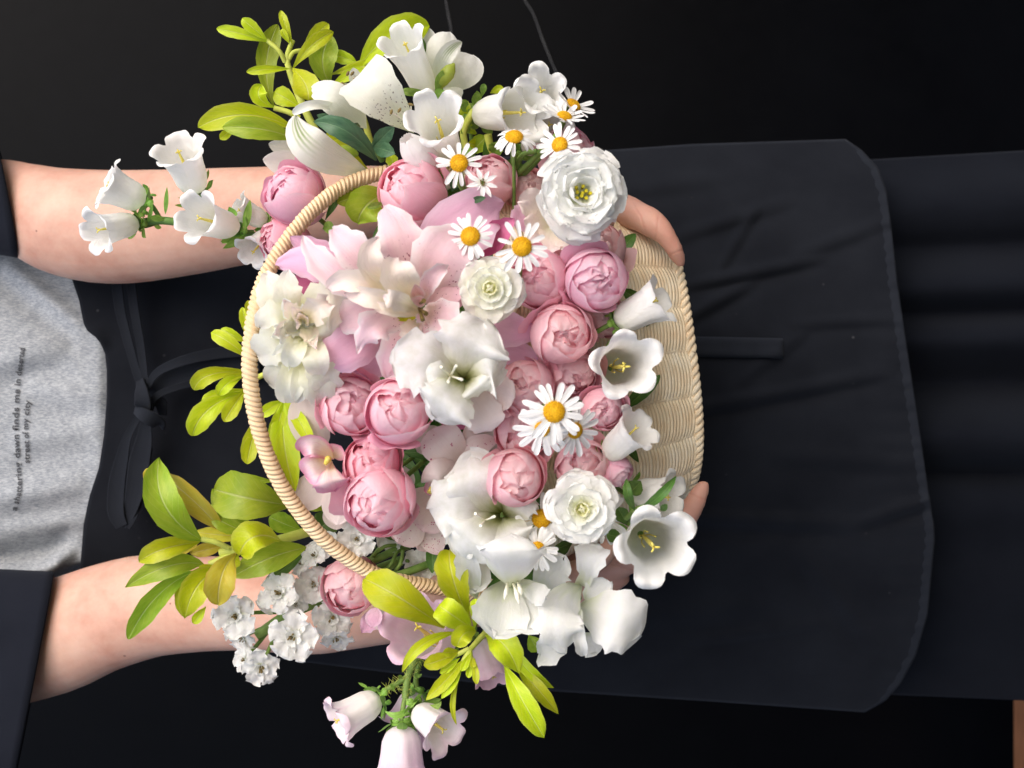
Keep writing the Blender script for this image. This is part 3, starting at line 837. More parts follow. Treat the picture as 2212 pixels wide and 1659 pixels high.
def arm_tube(st, flat, n=40, sides=24):
    q = np.array([np.append(P(a, b, c), dpx(d, c)) for a, b, c, d in st])
    cc = catmull(q, n)
    tube(bm_, cc[:, :3], cc[:, 3], sides, flat)
arm_tube(ARM_T, .82); arm_tube(ARM_B, .82)
arm_tube(PALM_T, .55, 16); arm_tube(PALM_B, .55, 16)
for f_ in FINGERS: arm_tube(f_, .95, 26, 16)
tq = catmull([P(-1000, 900, -.12), P(-500, 900, -.12), P(200, 905, -.12), P(900, 915, -.13)], 20)
tube(bm_, tq, [.10, .15, .13, .14], 32, .6)
tmp = bm_.build('tmp', bpy.data.materials.new("tmp"))
md = tmp.modifiers.new("r", 'REMESH'); md.mode = 'VOXEL'; md.voxel_size = 0.0026
md2 = tmp.modifiers.new("s", 'SMOOTH'); md2.factor = 0.5; md2.iterations = 9
bpy.context.view_layer.update()
dg = bpy.context.evaluated_depsgraph_get()
body_me = bpy.data.meshes.new_from_object(tmp.evaluated_get(dg))
body_me.name = "body"
bpy.data.objects.remove(tmp)
body_me.polygons.foreach_set("use_smooth", [True] * len(body_me.polygons))
bco = np.zeros(len(body_me.vertices) * 3); body_me.vertices.foreach_get("co", bco); bco = bco.reshape(-1, 3)
kk = FPX / (DIST - bco[:, 2]); BU = 1106 + bco[:, 0] * kk; BV = 829.5 - bco[:, 1] * kk
def on_skin(u, v):
    d = (BU - u) ** 2 + (BV - v) ** 2
    near = np.argsort(d)[:12]
    return bco[near[np.argmax(bco[near, 2])]]
MOLES = [(on_skin(0 + 310 / ZS, 274 + 920 / ZS), .0011), (on_skin(365, 1297), .0010), (on_skin(272, 1421), .0014), (on_skin(330, 1340), .0009)]
def cr(a, b, z): 
    p, q = P(*a, z), P(*b, z)
    return ((p + q) / 2, norm(np.array([-(q - p)[1], (q - p)[0], 0.0])))
CREASES = [cr((1368, 432), (1398, 508), .150), cr((1425, 460), (1415, 530), .158), cr((1476, 540), (1438, 552), .155), cr((1490, 1066), (1520, 1078), .155), cr((1462, 1112), (1500, 1130), .155), cr((1310, 1215), (1400, 1240), .135), cr((1330, 1190), (1390, 1215), .135)]
body_me.materials.clear(); body_me.materials.append(skin_mat())
body = link('body', body_me, person)

def cloth_grid(uL, uR, vT, vB, zf, nu, nv):
    """Cloth sheet between a left and right border (functions of b) and a top and bottom border (functions of a)."""
    a = np.linspace(0, 1, nu); b = np.linspace(0, 1, nv)
    A, B = np.meshgrid(a, b)
    u = uL(B) + (uR(B) - uL(B)) * A
    v = vT(A) + (vB(A) - vT(A)) * B
    z = zf(u, v)
    k = (DIST - z) / FPX
    return np.stack([(u - 1106) * k, (829.5 - v) * k, z], -1), u, v
def itp(xs, ys):
    return lambda q: np.interp(q, xs, ys)

def crease(u, v, p0, p1, amp, w, taper=True):
    p0 = np.array(p0, float); p1 = np.array(p1, float); d = p1 - p0; L = np.linalg.norm(d); d /= L
    s = (u - p0[0]) * d[0] + (v - p0[1]) * d[1]; q = -(u - p0[0]) * d[1] + (v - p0[1]) * d[0]
    e = np.clip(s / L, 0, 1)
    tp = np.sin(np.pi * e) ** .6 if taper else np.clip(s / (L * .5), 0, 1)
    tp = np.where((s < 0) | (s > L), 0, tp)
    return amp * tp * (np.exp(-(q / w) ** 2) - .6 * np.exp(-((q - 1.5 * w) / (1.3 * w)) ** 2))

def lump(u, v, seed, sc, amp):
    r = np.random.RandomState(seed); o = 0
    for i in range(7):
        f = sc * (0.6 + i * .5); a = r.uniform(0, 6.28)
        o = o + np.sin((u * np.cos(a) + v * np.sin(a)) / f * 6.28 * .5 + r.uniform(0, 6.28)) / (1 + i * .5)
    return amp * o / 3

# apron --------------------------------------------------------------
vs_ = np.array([590, 650, 700, 716, 728, 740, 765, 800, 860, 940, 1010, 1070, 1130, 1180, 1230]) 
us_ = np.array([152, 172, 182, 190, 206, 216, 228, 232, 232, 226, 215, 195, 182, 178, 174])
def ap_uL(B):
    v = 470 + (1330 - 470) * B
    return np.interp(v, vs_, us_)
ap_uR = itp([0, .02, .05, .09, .16, .25, .38, .50, .62, .675, .70, .75, .83, .90, .95, .98, 1], [1826, 1862, 1896, 1914, 1926, 1938, 1962, 1985, 2006, 2017, 2018, 2012, 2003, 1978, 1945, 1912, 1868])
ap_vT = itp([0, .1, .25, .45, .65, .8, 1], [470, 440, 392, 352, 332, 314, 303])
ap_vB = itp([0, .1, .25, .45, .6, .8, 1], [1330, 1360, 1420, 1462, 1490, 1512, 1536])
def ap_z(u, v):
    z = body_z(u, v) + lump(u, v, 3, 420, .0016) + lump(u, v, 5, 150, .0007)
    for c in (((1470, 620), (1790, 556), 0.0060, 11), ((1440, 520), (1720, 430), 0.0040, 14), ((1480, 690), (1640, 600), 0.0053, 12),
              ((1420, 900), (1940, 800), 0.0058, 13), ((1400, 1112), (1860, 1132), 0.0060, 16), ((1850, 1132), (2030, 1070), 0.0071, 12), ((1480, 1385), (1790, 1345), 0.0035, 11),
              ((1550, 590), (1640, 440), 0.0040, 9), ((1700, 700), (1930, 690), 0.0029, 11), ((1640, 980), (1980, 1000), 0.0029, 20), ((1700, 560), (1940, 470), 0.0035, 14), ((1300, 420), (1600, 380), 0.0029, 19), ((1580, 840), (1760, 700), 0.0022, 12),
              ((1720, 1180), (1900, 1400), 0.0029, 20), ((1300, 1350), (1650, 1300), 0.0032, 20), ((420, 700), (700, 1000), 0.0035, 24), ((350, 1000), (560, 1180), 0.0035, 20)):
        z = z + crease(u, v, *c)
    z = z - .0022 * np.exp(-((u - 1940) / 50) ** 2) * np.sin(v / 7.0) * .25
    z = z + .012 * np.clip((u - 1500) / 500, 0, 1) ** 2
    z = z + .006 * np.exp(-(((u - 205) / 26) ** 2 + ((v - 735) / 26) ** 2))
    return z
pts, u_, v_ = cloth_grid(ap_uL, ap_uR, ap_vT, ap_vB, ap_z, 210, 190)
APR_O = np.zeros(3)
apron = MB().grid(pts).build('apron', APRON, person)
so_ = apron.modifiers.new("cloth", 'SOLIDIFY'); so_.thickness = 0.0014; so_.offset = -1
# hem along the lower border: folded strip, a little proud
bq = np.linspace(0.0, 1, 220)
hem = []
for off in (-1.0, -11.0, -21.0):
    row = []
    for b in bq:
        u = float(ap_uR(b)) + off * (1 if .02 < b < .98 else .4)
        a = 1.0
        v = 303 + (1536 - 303) * b
        z = float(ap_z(np.array(u), np.array(v))) + (.0026 if off > -20 else .0012) + .0003 * math.sin(v / 4.2)
        row.append(P(u, v, z))
    hem.append(row)
MB().grid(np.array(hem)).build('hem', TIE, apron)
# strap sewn on the front
sp = []
for j, y in enumerate(np.linspace(-1, 1, 7)):
    row = []
    for i, x in enumerate(np.linspace(0, 1, 40)):
        u = 1430 + (1690 - 1430) * x; v = 748 + 5 * x + y * 20
        z = float(ap_z(np.array(u), np.array(v))) + .0034 - .0014 * (abs(y) > .9) + .0005 * (abs(y) > .6) + .0003 * math.sin(x * 30)
        if i == 39: z -= .003
        row.append(P(u, v, z))
    sp.append(row)
o = MB().grid(np.array(sp)).build('strap', TIE, apron); s2 = o.modifiers.new("cloth", 'SOLIDIFY'); s2.thickness = .0016
# waist ties and knot
def tie(pts, width, name='tie', flat=.25, n=34, mat=TIE, prof=None):
    q = np.array([P(*ZL(x, y), z) for x, y, z in pts]); c = catmull(q, n)
    w = np.interp(np.linspace(0, 1, n), np.linspace(0, 1, len(width)), width) / ZS / 2
    w = np.array([dpx(a, b) for a, b in zip(w, c[:, 2])])
    t = np.gradient(c, axis=0); t /= np.linalg.norm(t, axis=1)[:, None]
    side = np.cross(t, np.array([0, 0, 1.0])); side /= np.linalg.norm(side, axis=1)[:, None]
    nr = np.cross(side, t); nr = nr * np.sign(nr[:, 2:3] + 1e-9)
    a = np.linspace(0, 2 * np.pi, 20, endpoint=False)
    ce = np.sign(np.cos(a)) * np.abs(np.cos(a)) ** .7; se = np.sign(np.sin(a)) * np.abs(np.sin(a)) ** .55
    fold = .10 * np.sin(3 * a)
    g = c[:, None, :] + w[:, None, None] * (ce[None, :, None] * side[:, None, :] + ((flat * se + .12 * np.cos(2 * a) * (se > 0))[None, :, None]) * nr[:, None, :])
    mb = MB().grid(g, closed=True); mb.cap(g[0][::-1]); mb.cap(g[-1])
    return mb.build(name, mat, apron)
zz = .012
tie([(1000, -420, .0), (1040, 0, .004), (1110, 300, .007), (1215, 680, zz)], [96, 92, 84, 70])
tie([(1120, -420, .001), (1165, 0, .007), (1225, 350, .011), (1268, 700, .016)], [84, 82, 74, 64])
tie([(1270, 760, .018), (1360, 600, .022), (1560, 500, .022), (1850, 430, .016), (2250, 390, .008)], [46, 70, 90, 100, 100], flat=.35)
tie([(1310, 800, .012), (1480, 660, .014), (1750, 560, .012), (2250, 480, .004)], [120, 170, 190, 200], flat=.10)
tie([(1300, 930, .016), (1350, 810, .022), (1480, 740, .020), (1750, 670, .012), (2250, 610, .004)], [60, 62, 60, 60, 60], flat=.4)
tie([(1420, 960, .010), (1400, 860, .016), (1350, 800, .018)], [70, 110, 60], flat=.3)
tie([(1215, 960, .016), (1110, 1150, .018), (1060, 1350, .016), (1020, 1560, .014), (1010, 1800, .014), (1060, 1930, .014)], [54, 76, 120, 150, 150, 110], flat=.16)
tie([(1275, 1000, .018), (1255, 1180, .02), (1215, 1380, .018), (1180, 1600, .015), (1130, 1800, .013), (1070, 1935, .013)], [80, 150, 190, 170, 120, 60], flat=.14)
tie([(1120, 1950, .015), (1190, 1820, .012), (1260, 1560, .006), (1300, 1250, .004)], [30, 36, 40, 60], flat=.5)
tie([(1222, 660, .016), (1235, 760, .028), (1248, 860, .030), (1262, 930, .018)], [70, 120, 150, 150], 'knot', .4)
tie([(1180, 920, .020), (1240, 950, .032), (1310, 990, .033), (1385, 1030, .026), (1410, 1060, .010)], [60, 110, 130, 110, 70], 'knot', .5)

# skirt below the apron ------------------------------------------------
sk_uL = lambda B: 1300 + 0 * B
sk_uR = lambda B: 2330 + 0 * B
sk_vT = itp([0, .5, 1], [400, 352, 322]); sk_vB = itp([0, .5, 1], [1430, 1492, 1514])
def sk_z(u, v):
    w = np.clip((v - 918) / 640, -1, 1)
    f = np.clip((u - 1500) / 500, 0, 1)
    z = -.055 - .16 * (1 - np.sqrt(np.clip(1 - w * w, 0, 1)))
    vv = v - .06 * (u - 1900) * np.clip((v - 900) / 500, -1, 1)
    for c, wd, am in ((440, 55, .020), (620, 42, .020), (735, 34, .014), (945, 62, .030), (1090, 60, .014), (1290, 90, .016), (1440, 50, .012)):
        z = z + f * am * np.exp(-((vv - c) / wd) ** 2)
    for c, wd, am in ((545, 34, .018), (680, 26, .014), (830, 48, .030), (1015, 24, .018)):
        z = z - f * am * np.exp(-((vv - c) / wd) ** 2)
    return z
pts, _, _ = cloth_grid(sk_uL, sk_uR, sk_vT, sk_vB, sk_z, 40, 220)
sk = MB().grid(pts).build('skirt', SKIRT, person)
s3 = sk.modifiers.new("cloth", 'SOLIDIFY'); s3.thickness = .002; s3.offset = -1

# grey shirt --------------------------------------------------------------
sh_uL = lambda B: -420 + 0 * B
sh_uR = itp([0, 1], [330, 330])
sh_vT = itp([0, 1], [440, 470])
sh_vB = itp([0, .5, .56, .62, .68, .74, .80, .9, 1], [1300, 1290, 1278, 1272, 1268, 1258, 1236, 1215, 1200])
def sh_z(u, v):
    z = body_z(u, v) - .004 + lump(u, v, 11, 260, .002)
    for c in (((-40, 790), (150, 745), .006, 30), ((0, 560), (190, 720), .007, 22), ((-60, 1090), (190, 1050), .006, 30), ((-30, 1150), (200, 1120), .006, 26), ((60, 830), (230, 870), .003, 24), ((20, 960), (215, 930), .003, 26)):
        z = z + crease(u, v, *c)
    # rolled edge by the bent arm
    e = sh_vB(np.clip((u + 420) / 700, 0, 1)) - v
    dm = np.clip((165 - u) / 40, 0, 1)
    z = z + dm * .016 * np.exp(-((e - 26) / 24) ** 2) - dm * .012 * np.exp(-((e - 72) / 20) ** 2) - .016 * np.clip((10 - e) / 10, 0, 1)
    z = z - .007 * np.clip((u - 215) / 30, 0, 1)
    z = z + .010 * np.clip((180 - u) / 300, 0, 1)
    return z
pts, _, _ = cloth_grid(sh_uL, sh_uR, sh_vT, sh_vB, sh_z, 90, 150)
shirt = MB().grid(pts).build('shirt', shirt_mat(), person)
# printed lines on the chest: letters laid flat on the cloth
ink = NT("print_ink"); ink.bsdf.inputs['Base Color'].default_value = (0.055, 0.058, 0.066, 1); ink.set(ink.bsdf, Roughness=.8); ink = ink.m
def print_line(txt, path, height):
    """path: sketch points the baseline runs through, from first to last letter."""
    cu = bpy.data.curves.new("txt", 'FONT'); cu.body = txt; cu.size = 1.0; cu.resolution_u = 3; cu.offset = .02; cu.space_character = 1.04
    to = bpy.data.objects.new("txt", cu); col.objects.link(to)
    bpy.context.view_layer.update()
    me = bpy.data.meshes.new_from_object(to.evaluated_get(bpy.context.evaluated_depsgraph_get()))
    bpy.data.objects.remove(to)
    co = np.zeros(len(me.vertices) * 3); me.vertices.foreach_get("co", co); co = co.reshape(-1, 3)
    W = co[:, 0].max()
    pth = catmull([np.array([a, b, 0.0]) for a, b in path], 200)[:, :2]
    x = co[:, 0] / W * 199; i = np.clip(x.astype(int), 0, 198); f = (x - i)[:, None]
    p = pth[i] * (1 - f) + pth[i + 1] * f
    d = np.gradient(pth, axis=0)[i]; d /= np.linalg.norm(d, axis=1)[:, None]
    nn = np.stack([d[:, 1], -d[:, 0]], 1)                   # letters' up side
    q = p + nn * (co[:, 1:2] * height)
    z = sh_z(q[:, 0], q[:, 1]) + .0009
    out = np.array([P(a, b, c) for (a, b), c in zip(q, z)])
    me.vertices.foreach_set("co", out.ravel()); me.materials.clear(); me.materials.append(ink); me.update()
    return link('printed_lettering', me, shirt)
print_line("a shattering dawn finds me in deserted", [(36, 1104), (47, 1052), (43, 985), (40, 920), (42, 850), (48, 795), (54, 752)], 19)
print_line("street of my city", [(64, 1001), (63, 955), (61, 915), (66, 865)], 19)

# sleeves ------------------------------------------------------------------
def sleeve(mouth_top, mouth_bot, left_top, left_bot, z0, z1, depth, name='sleeve'):
    rows = []
    n = 30
    for j in range(n):
        f = j / (n - 1)
        tp = np.array(mouth_top) * (1 - f) + np.array(left_top) * f; bt = np.array(mouth_bot) * (1 - f) + np.array(left_bot) * f
        z = z0 * (1 - f) + z1 * f
        row = []
        for a in np.linspace(0, 2 * np.pi, 48, endpoint=False):
            s = .5 - .5 * math.cos(a)
            bow = 10 * math.sin(a) * (1 - f) * (1 if a < np.pi else -1)
            uv = tp * (1 - s) + bt * s
            wr = (.0022 * math.sin(5 * a + 9 * f) + .0016 * math.sin(9 * a - 14 * f + 1)) * min(1, 3 * f)
            row.append(P(uv[0] + bow * .3, uv[1], z + (depth + wr) * math.copysign(abs(math.sin(a)) ** .5, math.sin(a))))
        rows.append(row)
    o = MB().grid(np.array(rows), closed=True).build(name, SLEEVE, person)
    s = o.modifiers.new("cloth", 'SOLIDIFY'); s.thickness = .002; s.offset = -1
    h = []
    for off in (0, 1, 9, 17, 18):
        row = []
        for i in range(49):
            p = rows[0][i % 48]; q = rows[4][i % 48]
            d = norm(q - p)
            out = norm(np.array([0, p[1] - np.mean([x[1] for x in rows[0]]), p[2] - z0]))
            row.append(p + d * dpx(off * 1.3 - .5, z0) + out * (.0012 if 0 < off < 18 else .0001))
        h.append(row)
    MB().grid(np.array(h)).build('cuff', SLEEVE, o)
    return o
sleeve((116, 1240), (26, 1700), (-420, 1215), (-420, 1700), .014, -.01, .053)
sleeve((-4, 322), (40, 552), (-420, 300), (-420, 470), .010, -.03, .045)

# ------------------------------------------------------------------ basket
basket = thing('flower_basket', "pale woven basket with an arched rope-wrapped handle, full of pink and white flowers", 'basket')
def cane_mat(name, c0, c1, c2):
    t = NT(name)
    tc = t.n("TexCoord"); info = t.n("ObjectInfo")
    n1 = t.noise(tc.outputs['Object'], 55.0, 4, 0.6)
    n2 = t.noise(tc.outputs['Object'], 900.0, 2, 0.6)
    c = t.ramp(t.math('ADD', t.math('MULTIPLY', n1, .9), t.math('MULTIPLY', info.outputs['Random'], .1)), [(0.3, c0), (0.52, c1), (0.74, c2)])
    m = t.n("MapRange"); t.set(m, **{'From_Min': 0.5, 'From_Max': 0.8, 'To_Max': 0.25}); t.l(n2, m.inputs[0])
    c = t.mix(m.outputs[0], c, c0)
    t.l(c, t.bsdf.inputs['Base Color']); t.set(t.bsdf, Roughness=.62)
    t.bsdf.inputs['Specular IOR Level'].default_value = .3
    t.bump(n2, .25, .0004)
    return t.m
CANE = cane_mat("cane_pale", srgb(240, 215, 178), srgb(249, 233, 203), srgb(253, 243, 222))
CANE2 = cane_mat("cane_wrap", srgb(218, 186, 142), srgb(232, 204, 164), srgb(243, 222, 188))
TAU = math.radians(24)
RIM_C = P(924, 824, .145)
tdir = norm(P(960, 1272, .185) - P(850, 370, .185)); tdir[2] = 0; tdir = norm(tdir)       # across the basket, sketch plane
inpl = np.array([tdir[1], -tdir[0], 0.0])                        # up the basket in the sketch plane
if inpl[0] > 0: inpl = -inpl
AX = norm(inpl * math.cos(TAU) + np.array([0, 0, math.sin(TAU)]))
FR = np.cross(tdir, AX); FR = FR if FR[2] > 0 else -FR         # front of the basket
HB = 0.168
BASE_C = RIM_C - AX * HB + tdir * .002
HB = 0.135
def ring_pt(phi, h, dr=0.0):
    """phi 0 = front; h 0 = base, 1 = rim."""
    a = .101 + (.134 - .101) * h ** .8; b = .058 + (.075 - .058) * h ** .8
    e = 2.0 / (2.9 - .5 * h)
    c, s = math.cos(phi), math.sin(phi)
    x = a * math.copysign(abs(s) ** e, s); y = b * math.copysign(abs(c) ** e, c)
    n = norm(np.array([x / a ** 2, y / b ** 2]))
    x += dr * n[0]; y += dr * n[1]
    return BASE_C + AX * (HB * h) + tdir * x + FR * y
NB, NR = 20, 48
NSEG = NB * 9
phis = np.linspace(0, 2 * np.pi, 4000)
base_ring = np.array([ring_pt(p, .5) for p in phis])
arc = np.concatenate([[0], np.cumsum(np.linalg.norm(np.diff(base_ring, axis=0), axis=1))]); arc /= arc[-1]
PHI = np.interp(np.linspace(0, 1, NSEG, endpoint=False), arc, phis)
RS = .00140
weave = thing_parent = basket
for k in range(NR):
    for st_ in (0, 1):
        mb = MB()
        pth = []
        for i, ph in enumerate(PHI):
            q = i / 9.0
            s_ = math.sin(math.pi * q + .15) * (1 if st_ == 0 else -1)
            dr = .0017 * max(-1, min(1, 1.7 * s_))
            hh = (k + (.5 if st_ else 0) - .8 * abs(math.sin(math.pi * q + .15)) ** 1.3 ) / NR
            pth.append(ring_pt(ph, .012 + .98 * hh, dr + .00015 * math.sin(k * 1.7 + i * .05)))
        pth = np.array(pth)
        t = np.roll(pth, -1, 0) - np.roll(pth, 1, 0); t /= np.linalg.norm(t, axis=1)[:, None]
        ctr = BASE_C + AX * (HB * k / NR)
        out = pth - ctr; out -= t * (out * t).sum(1)[:, None]; out -= AX * (out @ AX)[:, None]; out /= np.linalg.norm(out, axis=1)[:, None]
        b = np.cross(t, out)
        a = np.linspace(0, 2 * np.pi, 6, endpoint=False)
        g = pth[:, None, :] + RS * (np.cos(a)[None, :, None] * out[:, None, :] + np.sin(a)[None, :, None] * b[:, None, :])
        g = np.concatenate([g, g[:1]], 0)
        mb.grid(g, closed=True)
        mb.build('cane_strand', CANE, basket)
for i in range(NB):                                                   # upright stakes inside the weave
    ph = np.interp((i + 0.95) / NB % 1, arc, phis)
    mb = MB(); tube(mb, [ring_pt(ph, h) for h in np.linspace(0, 1.02, 10)], .0017, 6); mb.build('stake', CANE, basket)
# braided foot and rim
def braid(h, dr, r, turns, name):
    for s0 in range(3):
        p = []
        for x in np.linspace(0, 1, 361):
            ph = np.interp(x, arc, phis); w = 2 * np.pi * (turns * x + s0 / 3)
            p.append(ring_pt(ph, h, dr + r * math.cos(w)) + AX * r * 1.1 * math.sin(w))
        mb = MB(); tube(mb, np.array(p), r * .88, 7, caps=False); mb.build(name, CANE, basket)
braid(-.004, .0012, .0023, 34, 'foot_braid')
braid(1.0, .001, .0026, 34, 'rim_braid')
mb = MB(); mb.cap([ring_pt(p, .03, -.002) for p in np.linspace(0, 2 * np.pi, 60, endpoint=False)]); mb.build('base', CANE, basket)
# handle: core with rope turns round it
HPTS = [(1090, 1300, .150), (1040, 1288, .158), (956, 1272, .170), (880, 1258, .180), (830, 1248, .187), (776, 1222, .194), (705, 1170, .203), (644, 1102, .211), (598, 1030, .218), (566, 950, .223), (546, 865, .226), (539, 775, .227), (548, 690, .224), (568, 612, .219), (612, 532, .209), (680, 450, .195), (756, 396, .180), (846, 370, .166), (920, 366, .155), (980, 372, .145)]
hp = catmull([P(*p) for p in HPTS], 600)
al = np.concatenate([[0], np.cumsum(np.linalg.norm(np.diff(hp, axis=0), axis=1))])
core = MB(); tube(core, hp[::10], .0034, 10); core = core.build('handle', CANE2, basket)
NC = int(al[-1] / .00305)
tor = MB()
A, B = np.meshgrid(np.linspace(0, 2 * np.pi, 20, endpoint=False), np.linspace(0, 2 * np.pi, 9), indexing='xy')
Rr, rr = .0036, .00172
tor.grid(np.stack([(Rr + rr * np.cos(B)) * np.cos(A), (Rr + rr * np.cos(B)) * np.sin(A), rr * 1.02 * np.sin(B)], -1), closed=True)
tor_me = tor.mesh('wrap_coil', CANE2)
rr_ = random.Random(4)
for i in range(NC):
    s = (i + .5) / NC * al[-1]
    c = np.array([np.interp(s, al, hp[:, q]) for q in range(3)])
    d = norm(np.array([np.interp(s + .002, al, hp[:, q]) - np.interp(s - .002, al, hp[:, q]) for q in range(3)]))
    sd = norm(np.cross(d, [0, 0, 1]))
    ax = norm(d + .58 * sd * (1) + .10 * np.array([0, 0, 1]) + np.array([rr_.uniform(-.03, .03) for _ in range(3)]))
    o = bpy.data.objects.new('wrap_coil', tor_me); col.objects.link(o); o.parent = core
    o.matrix_local = Matrix.Translation(tuple(c)) @ facing(ax).to_4x4() @ Matrix.Scale(rr_.uniform(.97, 1.04), 4)
# dark wet foam and filler leaves deep in the basket
fo = MB()
fo.grid([[ring_pt(p, h, -.016) for p in np.linspace(0, 2 * np.pi, 40, endpoint=False)] for h in (.05, .5, .72)], closed=True)
fo.cap([ring_pt(p, .72, -.016) for p in np.linspace(0, 2 * np.pi, 40, endpoint=False)])
o = fo.build('floral_foam', plain_mat("foam_dark_green", (0.008, 0.014, 0.008, 1), (0.02, 0.03, 0.016, 1), 200, .95, .6)); o.matrix_world = M4.copy()
o['label'] = "dark green wet foam inside the woven basket beneath the blooms"; o['category'] = 'floral foam'
# ------------------------------------------------------------------ roses
RZ = [  # label, u, v, z, radius, normal, seed, kind, open, guards
 ("opened mauve-pink rose outside the top of the handle, above the folded mauve bud", 634, 420, .185, 68, (-.35, .35, .85), 11, 'rose_mauve', .8, 3),
 ("pink rose just inside the upper end of the basket handle, below the closed white bell", 890, 412, .205, 73, (-.40, .28, .85), 12, 'rose_pink', .5, 2),
 ("small salmon-pink rose behind the tiny star-shaped white flower", 1064, 388, .20, 54, (-.15, .4, .88), 13, 'rose_salmon', .5, 1),
 ("pale pink rose mostly hidden above the ruffled white lisianthus", 1225, 335, .185, 62, (.25, .7, .55), 14, 'rose_pink', .6, 3),
 ("pale washed-out pink bud tucked beside the ruffled white lisianthus, under the daisy stems", 1140, 408, .185, 44, (.2, .3, .8), 33, 'rose_pale', .3, 2),
 ("folded mauve-pink bud poking out behind the handle beside the white bells", 612, 525, .175, 52, (-.6, -.1, .6), 15, 'rose_deep', .3, 3),
 ("pink rose squeezed between the cream carnation and the darker round rose", 1165, 603, .238, 68, (-.25, .05, .95), 16, 'rose_pink', .7, 2),
 ("round bright pink rose over the woven wall, with a broad pale petal above it", 1288, 605, .25, 69, (.18, -.08, .97), 17, 'rose_mauve', .3, 2),
 ("large faded blush rose behind the round bright pink rose beside the woven wall", 1290, 540, .215, 62, (.1, .35, .85), 18, 'rose_pale', .5, 3),
 ("round light pink rose between the mauve lily petal and the drooping side bell", 1212, 722, .25, 67, (.10, -.08, 1), 19, 'rose_salmon', .35, 2),
 ("dusky pink rose half hidden behind two round roses, next to the drooping side bell", 1306, 684, .215, 46, (.4, -.1, .8), 20, 'rose_salmon', .5, 2),
 ("soft pink rose behind the large central daisy, beside the big white trumpet", 1135, 838, .235, 64, (-.15, .05, 1), 21, 'rose_salmon', .6, 2),
 ("drooping pink rose with loose hanging petals above the large central daisy", 1240, 806, .225, 54, (.2, -.5, .8), 22, 'rose_salmon', .8, 3),
 ("small pink rose between the large central daisy and the woven wall", 1302, 884, .235, 47, (.15, -.1, 1), 23, 'rose_pink', .5, 2),
 ("pink rose with pointed outer petal lying under the large central daisy", 1128, 930, .228, 62, (-.2, .0, .9), 24, 'rose_salmon', .8, 3),
 ("pink rose with a smooth round heart, touching the wide white trumpet", 1112, 1032, .25, 66, (.08, -.16, .97), 25, 'rose_salmon', .75, 2),
 ("pink rose just above the full white double bloom near the woven wall", 1258, 1008, .235, 62, (-.12, .05, .97), 26, 'rose_salmon', .55, 2),
 ("narrow closed pink bud leaning on the woven wall above the green pointed leaves", 1330, 1018, .23, 36, (.75, -.2, .5), 27, 'rose_mauve', .1, 2),
 ("largest pale pink rose with a glowing heart, next to the big white trumpet", 858, 888, .262, 73, (.08, .30, .95), 28, 'rose_pink', .45, 2),
 ("open pink rose tucked behind the largest pale pink rose and the folded mauve petal", 757, 876, .24, 68, (.40, .15, .9), 29, 'rose_pink', .9, 3),
 ("deep pink flattened rose below the largest pale pink rose", 803, 1000, .235, 62, (-.08, .38, .9), 30, 'rose_deep', .7, 2),
 ("wide open pink rose with many inner folds between the rope handle and the spotted orchid", 818, 1084, .245, 76, (-.22, -.22, .93), 31, 'rose_pink', .9, 3),
 ("pink rose outside the lower end of the handle beside the white delphinium", 757, 1264, .190, 64, (-.15, -.2, .95), 32, 'rose_salmon', .95, 2),
]
for lb, u, v, z, R, n, sd, kd, op, gd in RZ:
    make_rose(lb, u, v, z, R, n, sd, kd, op, gd)
# broad pale petals of the faded rose spread behind the round bright one
# ------------------------------------------------------------------ daisies
def DA(label, zoom, x, y, z, disc, ray, n, seed, **kw):
    u, v = zoom(x, y)
    return make_daisy(label, u, v, z, disc / ZS, ray / ZS, n, seed, **kw)
DA("daisy turned edge-on at the outermost tip of the bouquet against the black wall", ZB, 1680, 800, .20, 66, 205, (.52, .58, .62), 41, droop=-10)
DA("daisy seen from the side just below the edge-on one, over the white bell rim", ZB, 1600, 895, .212, 62, 195, (.22, .74, .64), 42, droop=-8)
DA("drooping daisy with tilted heart hanging under the cup-shaped white bell", ZB, 1160, 1078, .225, 76, 195, (.0, .62, .78), 43, droop=22)
DA("daisy in front of the pink petal beside the ruffled white lisianthus", ZB, 1556, 1150, .222, 68, 200, (-.28, .12, .95), 44)
DA("daisy with long spread rays above the tiny star-shaped flower", ZB, 680, 1310, .238, 76, 205, (.0, .05, 1), 45, count=15)
DA("daisy with short upper rays over the blush lily petal, beside the larger-rayed daisy", ZD, 335, 730, .268, 82, 195, (-.05, .1, 1), 46, count=18, droop=12)
DA("daisy overlapping the cream carnation from above", ZD, 785, 820, .285, 84, 240, (.0, .0, 1), 47, count=15)
DA("large central daisy with a flat full wheel of rays, lying over two other daisies", ZF, 1066, 822, .288, 92, 275, (.0, .02, 1), 48, count=17)
DA("daisy half covered by the large central daisy, on the side of the smooth-hearted rose", ZF, 962, 972, .266, 66, 250, (-.18, -.2, .95), 49)
DA("daisy half covered by the large central daisy, on the side of the woven wall", ZF, 1248, 985, .262, 70, 235, (.35, -.18, .9), 50)
DA("shaded daisy with a deep orange heart beneath the full white double bloom", ZI, 735, 425, .228, 80, 215, (.0, .0, 1), 51, droop=3)
DA("small daisy with narrow rays over the white trumpet petals, below the orange-hearted daisy", ZI, 700, 686, .242, 60, 195, (.0, .05, 1), 52, count=18)
DA("daisy peeking out from behind the full white double bloom, only its rays showing", ZI, 1270, 420, .218, 60, 245, (.25, .0, .95), 53)
